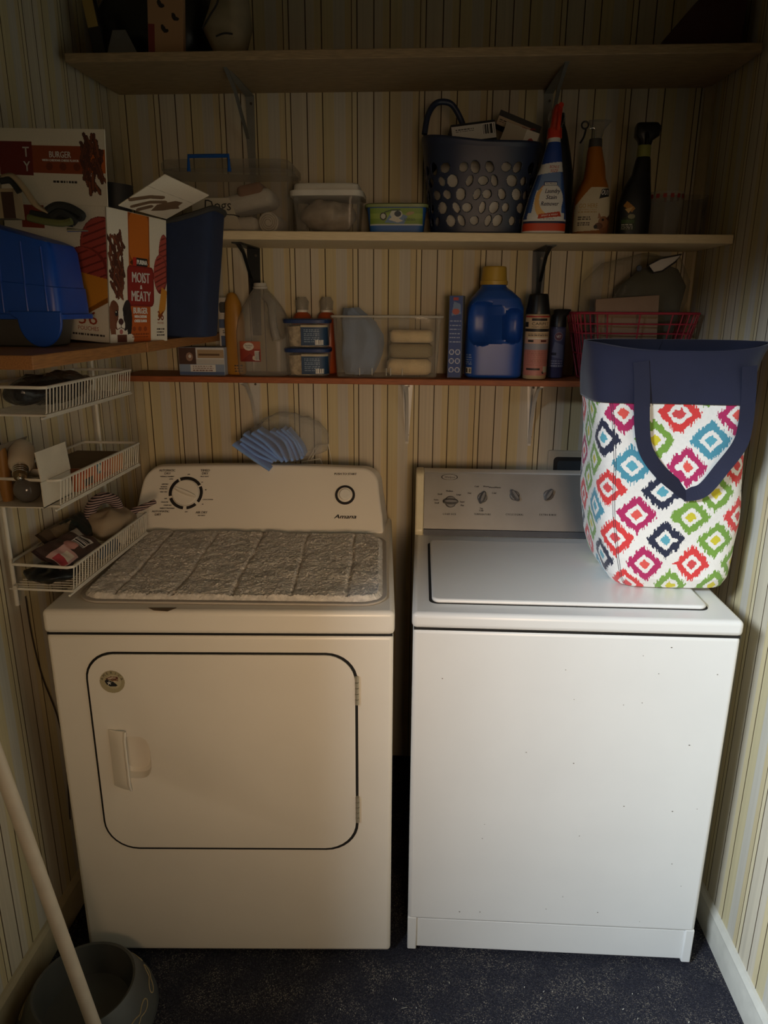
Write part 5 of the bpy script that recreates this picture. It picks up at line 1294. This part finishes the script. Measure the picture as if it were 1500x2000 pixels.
carton('blister_pack', 'tall white blister pack standing behind the low blue-white carton', (-.573, 2.115, z0), (0, 0, .12), .05, .02, .215, mat('white_blister', '#c9c6c0', .4), art_bl, 'package', bg='#c9c6c0')
o = thing('lotion_bottle', 'slim mustard yellow bottle squeezed between blister pack and milk jug', 'bottle', (-.543, 2.075, z0))
YS = [(0, 0, 0, .024, .02, 2.6), (.003, 0, 0, .027, .022, 2.6), (.15, 0, 0, .028, .022, 2.6), (.2, -.002, 0, .022, .018, 2.3), (.222, -.004, 0, .014, .012, 2), (.228, -.004, 0, .006, .006, 2)]
G().loft(YS, 36).build('bottle', mat('mustard_plastic', '#a9772a', .4), o)
c = Canvas(-.02, .0, .022, .07, .0015, '#a9772a'); c.keep = (c.X > .0) & (c.Y < .03) & (c.Y > .006); c.scribble(.0, .006, .022, .03, 3, '#3a2413', 1); c.build('printed_label', front(YS, .0008), o)

# milk jug
o = thing('milk_jug', 'cloudy one-gallon plastic jug with red label and no cap', 'jug', (-.459, 2.085, z0))
JS = [(0, 0, 0, .068, .055, 5), (.005, 0, 0, .073, .06, 5), (.07, 0, 0, .0745, .062, 5), (.12, 0, 0, .0745, .062, 5), (.155, -.001, 0, .068, .06, 4.5), (.19, -.003, 0, .053, .05, 3.5), (.22, -.006, 0, .034, .034, 2.6), (.236, -.008, 0, .021, .021, 2), (.240, -.008, 0, .019, .019, 2)]
Zj = [q[0] for q in JS]; fj = [(z,)+tuple(float(np.interp(z, Zj, [q[k] for q in JS])) for k in range(1, 6)) for z in np.linspace(0, .24, 70)]
def jdip(p):
    x, y, z = p
    if y < 0 and z > .09:   # hollow behind the handle
        e = ((x-.052)/.03)**2+((z-.155)/.055)**2
        if e < 1: y += .05*(1-e)**.7*min(1, -y/.02)
    return (x, y, z)
JUG = clear('milky_plastic', '#b0aca4', .26, .3)
G().loft(fj, 72, disp=jdip, cap1=False).build('body', JUG, o, smooth=60)
G().loft([(.238, -.008, 0, .0195, .0195, 2), (.243, -.008, 0, .021, .021, 2), (.246, -.008, 0, .018, .018, 2), (.252, -.008, 0, .018, .018, 2), (.254, -.008, 0, .0165, .0165, 2), (.24, -.008, 0, .016, .016, 2)], 32, cap0=False, cap1=False).build('spout', mat('milk_white', '#b9b5ab', .4), o)
G().tube(smooth_path([(.012, -.03, .218), (.03, -.045, .20), (.036, -.058, .165), (.04, -.06, .13), (.046, -.058, .1)], 8), [.012]*10+[.011]*15+[.012]*8, 14).build('handle', JUG, o, smooth=60)
c = Canvas(-.06, .04, .0, .096, .0011, '#8f3324'); c.rect(-.06, .075, .0, .096, '#a5583a'); c.ell(-.034, .082, .015, .011, '#d3cbbd'); c.poly([(-.06, .04), (-.0, .04), (-.03, .062)], '#7a1f1a'); c.bars(-.017, .043, -.003, .07, 3); c.ell(-.02, .05, .004, .006, '#c9b9a6')
c.build('paper_label', front(JS, .0008), o)
letters('label_lettering', front(JS, .0014), [('Distilled', -.034, .0825, .0045, .021), ('Water', -.034, .0765, .0045, .014)], INK, o)

# two stacked round tubs
def tub(label, z):
    o = thing('snack_tub', label, 'tub', (-.332, 2.075, z), 0, 'stacked blue-lidded tubs')
    TS = [(0, 0, 0, .057, .046, 4), (.003, 0, 0, .06, .049, 4), (.068, 0, 0, .063, .052, 4)]
    G().cup(TS, .0015, 48).build('tub', CLR, o)
    G().loft([(.0665, 0, 0, .066, .055, 4), (.076, 0, 0, .067, .056, 4), (.0785, 0, 0, .063, .052, 4)], 48).build('lid', mat('blue_lid', '#1d3566', .4), o, bevel=.001)
    c = Canvas(-.012, .006, .061, .062, .0012, '#24405f'); c.scribble(-.004, .014, .04, .052, 7, '#7f93a8', 3); c.bars(.028, .008, .05, .022, 4); c.rect(-.012, .056, .061, .062, '#b5a88c')
    c.build('printed_label', front(TS, .0008), o)
    g = G(); g.loft([(.003, 0, 0, .05, .04, 4), (.034, 0, 0, .054, .043, 4), (.058, 0, 0, .056, .045, 4), (.062, 0, 0, .03, .025, 3)], 36, disp=lambda p: (p[0], p[1], p[2]+.004*nz(p, 60))); g.build('contents', mat('cream_chips', '#b8a88c', .9, var=.35, scale=90, bump=1, bscale=120), o)
tub('blue-lidded clear tub of cream bits, under the other one beside the milk jug', z0)
tub('blue-lidded clear tub of cream bits, stacked on the other one beside the milk jug', z0+.0795)
def hs(label, x):
    o = thing('orange_bottle', label, 'bottle', (x, 2.143, z0))
    G().loft([(0, 0, 0, .026, .022, 2.6), (.003, 0, 0, .029, .024, 2.6), (.155, 0, 0, .03, .025, 2.6), (.17, 0, 0, .022, .02, 2.2), (.176, 0, 0, .014, .014, 2)], 36).build('bottle', mat('orange_plastic', '#a2491e', .35), o)
    G().loft([(.175, 0, 0, .016, .016, 2), (.182, 0, 0, .016, .016, 2)], 24).build('collar', WHITE_PL, o)
    G().cup([(.181, 0, 0, .018, .018, 2), (.205, 0, 0, .02, .02, 2), (.218, 0, 0, .012, .012, 2)], .0012, 28).build('clear_cap', clear('cap_plastic', '#b9b4a8', .22, .1), o)
hs('orange bottle with clear cap behind the stacked tubs, nearer the milk jug', -.358); hs('orange bottle with clear cap behind the stacked tubs, nearer the clear bin', -.286)

# clear bin with cloths
o = thing('storage_bin', 'open clear plastic bin holding blue cloth and folded tan towels', 'storage bin', (-.104, 2.088, z0))
QS = [(0, 0, 0, .140, .066, 9), (.003, 0, 0, .1425, .068, 9), (.158, 0, 0, .151, .077, 9), (.160, 0, 0, .157, .083, 9), (.1655, 0, 0, .157, .083, 9)]
G().cup(QS, .002, 72).build('bin', clear('clear_plastic_bin', '#dad6ca', .055, .06, .3, 14), o)
qf = front(QS, .001)
G().tube([(.1555*sq(math.cos(2*PI*(i+.5)/72), 9), .0815*sq(math.sin(2*PI*(i+.5)/72), 9), .1655) for i in range(72)], .0028, 8, closed=True).build('rim', clear('rim_plastic', '#e2dfd6', .35, .15), o)
for x in (-.075, -.04, .0, .012, .045): G().tube([tuple(qf(np.float64(x), np.float64(z))) for z in (.006, .015, .026)], .0014, 6).build('moulded_ridge', clear('ridge_plastic', '#e2dfd6', .5, .1), o)
B0 = o.location
t = thing('blue_rag', 'blue-grey crumpled cloth in the clear bin, poking above its rim', 'cloth', (B0.x-.072, B0.y, B0.z+.004))
G().loft([(0, -.01, 0, .038, .035, 3), (.012, -.008, 0, .05, .045, 3), (.03, -.004, 0, .054, .044, 2.8), (.06, 0, 0, .057, .045, 2.6), (.085, 0, 0, .059, .045, 2.6), (.11, .0, 0, .058, .045, 2.6), (.145, -.008, 0, .05, .045, 2.4), (.168, -.022, 0, .034, .034, 2.2), (.183, -.03, 0, .02, .022, 2)], 56, disp=lambda p: (p[0]+.010*nz(p, 24)+.005*nz(p, 60, 3), p[1]+.016*nz(p, 24, 4)+.010*nz(p, 48, 9), max(.0005, p[2]+.005*nz(p, 40, 8)))).build('cloth', mat('blue_grey_cloth', '#7f8fa8', .9, bump=.5, bscale=300, sheen=.3), t, smooth=60)
TAN = mat('tan_cloth', '#dcc79d', .9, var=.15, bump=.6, bscale=300, sheen=.2); DUN = mat('dun_cloth', '#9a8c6c', .9, bump=.6, bscale=300)
for (dz, m, l, h, dx) in ((0, TAN, 'folded cream towel lying lowest in the clear bin', .046, .062), (.048, DUN, 'folded olive-brown towel in the middle of the clear bin stack', .04, .066), (.09, TAN, 'folded tan towel on top of the clear bin stack', .035, .068)):
    t = thing('folded_towel', l, 'towel', (B0.x+dx, B0.y, B0.z+.004+dz))
    g = G(); g.loft([(.0, 0, 0, .055, .04, 4), (h*.2, 0, 0, .063, .05, 4), (h*.75, 0, 0, .063, .05, 4), (h-.001, 0, 0, .054, .04, 4)], 40, disp=lambda p: (p[0]+.005*nz(p, 40, dz*90), p[1], max(.0005, p[2]+.003*nz(p, 50))))
    g.build('towel', m, t, smooth=60)

# thin blue carton
def art_blue(c, w, h):
    c.rect(-w/2, 0, w/2, h, '#2c4a8c'); c.poly([(-.012, h*.76), (.014, h*.78), (.012, h*.9), (-.006, h*.93)], '#6d86ae'); c.ell(0, h*.81, .010, .008, '#b05a52'); c.rect(-.008, h*.94, .006, h*.975, '#a33b3b')
    for k in range(6): c.scribble(-w*.4, h*(.68-.05*k), w*.42, h*(.71-.05*k), 1, '#9fb0d0', k)
    for r in range(3):
        for s in (-1, 1): c.ell(s*.0085, h*(.32-.11*r), .007, .0075, '#b9c3d6'); c.ell(s*.0085, h*(.32-.11*r), .005, .0055, '#3f5a98')
carton('detergent_carton', 'narrow blue carton with round icons, against the clear bin', (.0905, 2.07, z0), (0, 0, -.12), .038, .075, .222, mat('carton_side', '#77787c', .6), art_blue)

# detergent jug
o = thing('detergent_jug', 'big blue detergent jug with yellow cap and moulded handle', 'jug', (.197, 2.085, z0))
DS = [(0, 0, 0, .072, .05, 5), (.006, 0, 0, .079, .056, 5), (.09, 0, 0, .080, .058, 5), (.19, 0, 0, .0775, .058, 4.5), (.215, 0, 0, .068, .054, 3.6), (.235, -.003, 0, .048, .044, 2.6), (.245, -.006, 0, .036, .036, 2), (.252, -.006, 0, .034, .034, 2)]
Zd = [q[0] for q in DS]; fd = [(z,)+tuple(float(np.interp(z, Zd, [q[k] for q in DS])) for k in range(1, 6)) for z in np.linspace(0, .252, 90)]
def ddip(p):
    x, y, z = p
    if y < 0:
        k = 0.
        for (cx, cz, rx, rz, d) in ((-.040, .148, .036, .058, .038), (.048, .142, .026, .046, .038)):
            e = (abs((x-cx)/rx)**3+abs((z-cz)/rz)**3)
            if e < 1: k = max(k, d*(1-e)**.6)
        y += k*min(1, -y/.03)
    return (x, y, z)
G().loft(fd, 128, disp=ddip).build('body', mat('royal_blue_plastic', '#1d4ca3', .35, var=.04), o, smooth=50)
YEL = mat('yellow_cap', '#b8973a', .4)
G().loft([(.251, -.006, 0, .038, .038, 2), (.262, -.006, 0, .038, .038, 2)], 40).build('pour_collar', YEL, o, bevel=.001)
g = G(); g.loft([(.262, -.006, 0, .0355, .0355, 2), (.298, -.006, 0, .0325, .0325, 2), (.3, -.006, 0, .030, .030, 2)], 60); g.build('cap', YEL, o, bevel=.0012)
c = Canvas(-.079, .006, -.06, .07, .0013, '#1d4ca3'); c.keep = (c.X < -.062); c.scribble(-.078, .035, -.062, .066, 5, '#93a6c9', 3); c.rect(-.078, .012, -.063, .03, '#b9b6ac'); c.bars(-.077, .014, -.064, .028, 1)
c.build('printed_label', front(DS, .0009), o)

# aerosol can
o = thing('aerosol_can', 'tall pink-striped aerosol can with black cap', 'aerosol can', (.312, 2.05, z0))
G().loft([(0, 0, 0, .031, .031, 2), (.003, 0, 0, .0325, .0325, 2), (.168, 0, 0, .0325, .0325, 2), (.176, 0, 0, .030, .030, 2)], 56).build('can', mat('cream_tin', '#c8b088', .3, .3), o)
G().loft([(.174, 0, 0, .0325, .0325, 2), (.182, 0, 0, .0325, .0325, 2), (.225, 0, 0, .026, .026, 2), (.228, 0, 0, .023, .023, 2)], 48).build('cap', BLACK_PL, o, bevel=.001)
c = Canvas(-.045, .01, .045, .17, .0011, '#c9a08c')
c.rect(-.045, .112, .045, .17, '#c4aa86'); c.rect(-.045, .166, .045, .17, '#a5352a'); c.rect(-.02, .157, .025, .163, '#241d1a'); c.rect(-.045, .128, .045, .136, '#1f1a18'); c.rect(-.045, .14, -.03, .154, '#241d1a'); c.rect(-.03, .108, .04, .113, '#d8cdb8'); c.rect(-.028, .1, -.012, .106, '#241d1a'); c.rect(.008, .1, .026, .106, '#5a1f1d'); c.rect(-.045, .076, .045, .096, '#8d8c94'); c.rect(-.045, .01, .045, .08, '#b9786a'); c.scribble(-.03, .036, .03, .078, 8, '#a5695c', 3); c.rect(-.03, .024, .01, .03, '#2a201d'); c.ell(.02, .018, .004, .004, '#2a201d'); c.rect(.02, .018, .045, .034, '#b7b098'); c.scribble(-.03, .116, .035, .124, 2, '#3a302a', 5)
c.build('printed_label', around(.0325), o)
letters('lettering', around(.0325, off=.0012), [('CARPET', .006, .1455, .0075, .05), ('FOAM CLEANER', .006, .1385, .004, .05)], INK, o)
# small bottle
o = thing('small_spray_can', 'small dark violet bottle with black flip cap beside the pink-striped can', 'bottle', (.376, 2.085, z0))
VS = [(0, 0, 0, .02, .02, 2), (.003, 0, 0, .0225, .0225, 2), (.13, 0, 0, .0225, .0225, 2), (.142, 0, 0, .02, .02, 2)]
G().loft(VS, 40).build('bottle', mat('violet_plastic', '#3d3f63', .3), o)
G().loft([(.14, 0, 0, .0225, .0225, 2), (.168, 0, 0, .021, .021, 2), (.176, .006, 0, .022, .018, 2.4), (.186, .009, 0, .024, .014, 2.6), (.188, .009, 0, .02, .012, 2.6)], 36).build('cap', BLACK_PL, o, bevel=.001)
c = Canvas(-.026, .03, .026, .135, .0013, '#4a4c70'); c.ell(-.0, .114, .012, .012, '#8a8496'); c.ell(0, .114, .0105, .0105, '#6d3a4c'); c.poly([(-.02, .06), (.02, .05), (.015, .09), (-.01, .1)], '#6a6d8c'); c.scribble(-.018, .03, .018, .05, 3, '#9a9ab0', 4); c.rect(-.018, .062, -.004, .07, '#23243a')
c.build('printed_label', around(.0225), o)
letters('lettering', around(.0225, off=.0012), [('VET', 0, .1105, .007, .013)], WHITE_INK, o)

# red wire basket and what it holds
REDW = mat('red_wire', '#992438', .45)
o = thing('red_wire_basket', 'tapered red wire basket behind the tote bag, at the end of the lowest shelf', 'wire basket', (.575, 2.085, z0))
def ring(z, hx, hy, n=60, p=5): return [(hx*sq(math.cos(2*PI*(i+.5)/n), p), hy*sq(math.sin(2*PI*(i+.5)/n), p), z) for i in range(n)]
zs = [(.003, .132, .055), (.07, .146, .066), (.125, .158, .076), (.15, .164, .081), (.178, .170, .087)]
g = G(); g.tube(ring(*zs[-1]), .0034, 8, closed=True); g.build('rim', REDW, o)
g = G(); g.tube(ring(*zs[0]), .0026, 8, closed=True); g.build('base_ring', REDW, o)
g = G()
for q in zs[1:-1]: g.tube(ring(*q), .0021, 7, closed=True)
n = 34
for k in range(n):
    a = 2*PI*(k+.5)/n
    g.tube([(hx*sq(math.cos(a), 5), hy*sq(math.sin(a), 5), z) for z, hx, hy in zs], .0021, 6)
for k in range(7):
    x = -.11+.22*k/6; g.tube([(x, -.054, .003), (x, .054, .003)], .0021, 6)
g.build('wire_side', REDW, o)
R0 = o.location
carton('tan_folder', 'tan card folder leaning inside the red wire basket', (R0.x-.015, R0.y-.036, R0.z+.006), (.06, -.07, .04), .17, .012, .215, mat('tan_card', '#8b7460', .8))
o = thing('plastic_sack', 'clear plastic sack bulging out of the red wire basket', 'plastic bag', (R0.x+.01, R0.y+.022, R0.z+.008))
G().loft([(0, 0, 0, .08, .022, 3), (.02, 0, 0, .10, .026, 3), (.12, 0, 0, .12, .034, 3), (.2, .0, 0, .145, .05, 2.6), (.255, .0, .0, .15, .055, 2.4), (.30, .02, 0, .11, .045, 2.2), (.325, .05, 0, .06, .025, 2)], 60, disp=lambda p: (p[0]+.014*nz(p, 16), p[1]+.012*nz(p, 18, 4), max(.001, p[2]+.014*nz(p, 14, 8)))).build('film', clear('sack_film', '#a9a398', .05, .12, .9, 30), o, smooth=70)
t = thing('grey_garment', 'grey-green folded garment inside the clear plastic sack', 'garment', (R0.x+.03, R0.y+.022, R0.z+.03))
G().loft([(0, -.0, 0, .06, .014, 3), (.03, 0, 0, .08, .018, 3), (.15, .01, 0, .095, .03, 3), (.22, .03, 0, .085, .033, 3), (.265, .04, 0, .05, .025, 2.5), (.275, .045, 0, .02, .01, 2)], 48, disp=lambda p: (p[0]+.012*nz(p, 20, 2), p[1]+.006*nz(p, 20, 5), p[2])).build('garment', mat('grey_green_cloth', '#55554a', .9, var=.12), t, smooth=60)
pc = [at(*q, y=2.033)-R0 for q in ((1265, 518), (1290, 505), (1330, 497), (1318, 512), (1292, 530), (1275, 533))]
c0 = sum(pc, Vector())/6
t = thing('white_tag', 'white curved tag with black outline on top of the plastic sack', 'tag', tuple(R0+c0))
g = G(); g.prism([(p.x-c0.x, p.z-c0.z) for p in pc], lambda a, b: (a, -.004, b), lambda a, b: (a, -.001, b)); g.build('tag', mat('tag_white', '#bdb8b2', .5), t, bevel=.001)
g = G(); g.tube([(p.x-c0.x, -.005, p.z-c0.z) for p in pc], .0022, 6, closed=True); g.build('outline', INK, t)
p = at(1248, 524, y=2.03)
t = thing('blue_button', 'small round dark blue button above the red wire basket, on the sack', 'button', tuple(p))
g = G(); g.cyl((0, -.003, 0), .0075, .006, 'y', 24); g.build('button', mat('dark_blue_plastic_button', '#182440', .4), t, bevel=.001)
t = thing('patterned_packet', 'small red and white packet in the near corner of the red wire basket', 'packet', (R0.x-.105, R0.y-.025, R0.z+.006))
t.rotation_euler = (0, -.12, 0)
c = Canvas(-.028, .001, .028, .12, .0015, '#6d5a58'); c.ell(-.004, .09, .012, .006, '#c9b9ae', .6); c.ell(.012, .085, .007, .014, '#4a1f26'); c.rect(-.02, .045, .02, .07, '#8a7a78'); c.rect(-.02, .0, .024, .03, '#3a2a33'); c.line([(-.02, .08), (.0, .1)], .004, '#a33b3b')
G().box(-.029, -.008, 0, .029, .008, .122).build('packet', mat('plum_foil', '#54424a', .5), t, bevel=.003); c.build('printed_face', plane((0, -.0088, 0), (1, 0, 0), (0, 0, 1)), t)

# ================================================================== HIGHEST SHELF
ZT = 2.118
o = thing('dark_sack', 'dark plastic sack heaped at the end of the highest shelf', 'plastic bag', (-.685, 2.06, ZT+.004))
G().loft([(0, 0, 0, .12, .08, 3), (.02, 0, 0, .14, .095, 3), (.12, 0, 0, .15, .10, 3), (.2, 0, 0, .12, .09, 2.6), (.24, 0, 0, .06, .05, 2)], 60, disp=lambda p: (p[0]+.02*nz(p, 12), p[1]+.016*nz(p, 14, 4), max(.001, p[2]+.02*nz(p, 12, 8)))).build('sack', mat('black_sack_film', '#121110', .35, bump=.6, bscale=50), o, smooth=60)
def art_peach(c, w, h):
    for (a, b) in ((.2, .8), (-.15, .6), (.25, .45), (-.05, .3), (.1, .95)): c.ell(a*w, b*h, .005, .009, '#241a17', .5); c.ell(a*w+.006, b*h-.004, .006, .004, '#241a17')
    c.rect(-w/2, 0, -w*.3, h*.35, '#7a2a24')
carton('patterned_carton', 'peach carton with black sprigs in front of the dark sack', (-.632, 1.915, ZT), (0, .06, .0), .085, .02, .17, mat('peach_card', '#a8805c', .7), art_peach, bg='#a8805c')
def art_y(c, w, h): c.rect(-w/2, 0, w/2, h, '#a08040')
carton('mustard_pack', 'small mustard packet lodged high in front of the dark sack', (-.795, 1.917, ZT), (0, -.15, 0), .03, .018, .13, mat('dark_wrap', '#1c1613', .6), lambda c, w, h: c.rect(-w*.45, h*.45, w*.4, h*.95, '#9a8044'), bg='#1c1613')
t = thing('grey_card', 'grey card leaning against the dark sack on the highest shelf', 'card', (-.745, 1.905, ZT+.001))
G().add([(-.03, 0, 0), (.045, -.005, 0), (.012, .02, .055), (-.02, .02, .055)], [(0, 1, 2, 3)]).build('card', mat('grey_paper', '#6d6a68', .7), t, smooth=0, solid=.0015)
o = thing('cloth_bundle', 'off-white tied cloth bundle at the end of the highest shelf things', 'bundle', (-.485, 1.945, ZT))
G().loft([(0, -.0, 0, .03, .03, 2.5), (.012, 0, 0, .042, .04, 2.5), (.06, -.005, 0, .055, .045, 2.5), (.1, .0, 0, .05, .042, 2.5), (.15, .01, 0, .04, .035, 2.3), (.2, .01, 0, .03, .03, 2.2)], 48, disp=lambda p: (p[0]+.012*nz(p, 24), p[1]+.012*nz(p, 22, 4), max(.0005, p[2]+.008*nz(p, 26, 8)))).build('cloth', mat('off_white_cloth', '#8d7f66', .9, var=.15, bump=.5, bscale=60), o, smooth=40)
g = G(); g.tube(smooth_path([(-.055, -.04, .05), (-.03, -.052, .075), (-.012, -.052, .1), (0, -.05, .15)], 6), .0022, 6); g.tube(smooth_path([(-.02, -.052, .03), (.0, -.052, .036), (.02, -.05, .035)], 5), .002, 6); g.build('black_cord', INK, o)
o = thing('brown_board_box', 'dark red-brown flat box leaning at the far end of the highest shelf', 'box', (.62, 2.0, ZT+.002))
g = G(); v = [(-.09, -.06, 0), (.11, -.06, 0), (.11, .12, 0), (-.09, .12, 0), (.03, -.05, .14), (.115, -.05, .14), (.115, .12, .14), (.03, .12, .14)]
g.add(v, [(0, 3, 2, 1), (4, 5, 6, 7), (0, 1, 5, 4), (1, 2, 6, 5), (2, 3, 7, 6), (3, 0, 4, 7)]).build('box', mat('maroon_board', '#3f1f1c', .7), o, smooth=0, bevel=.004)
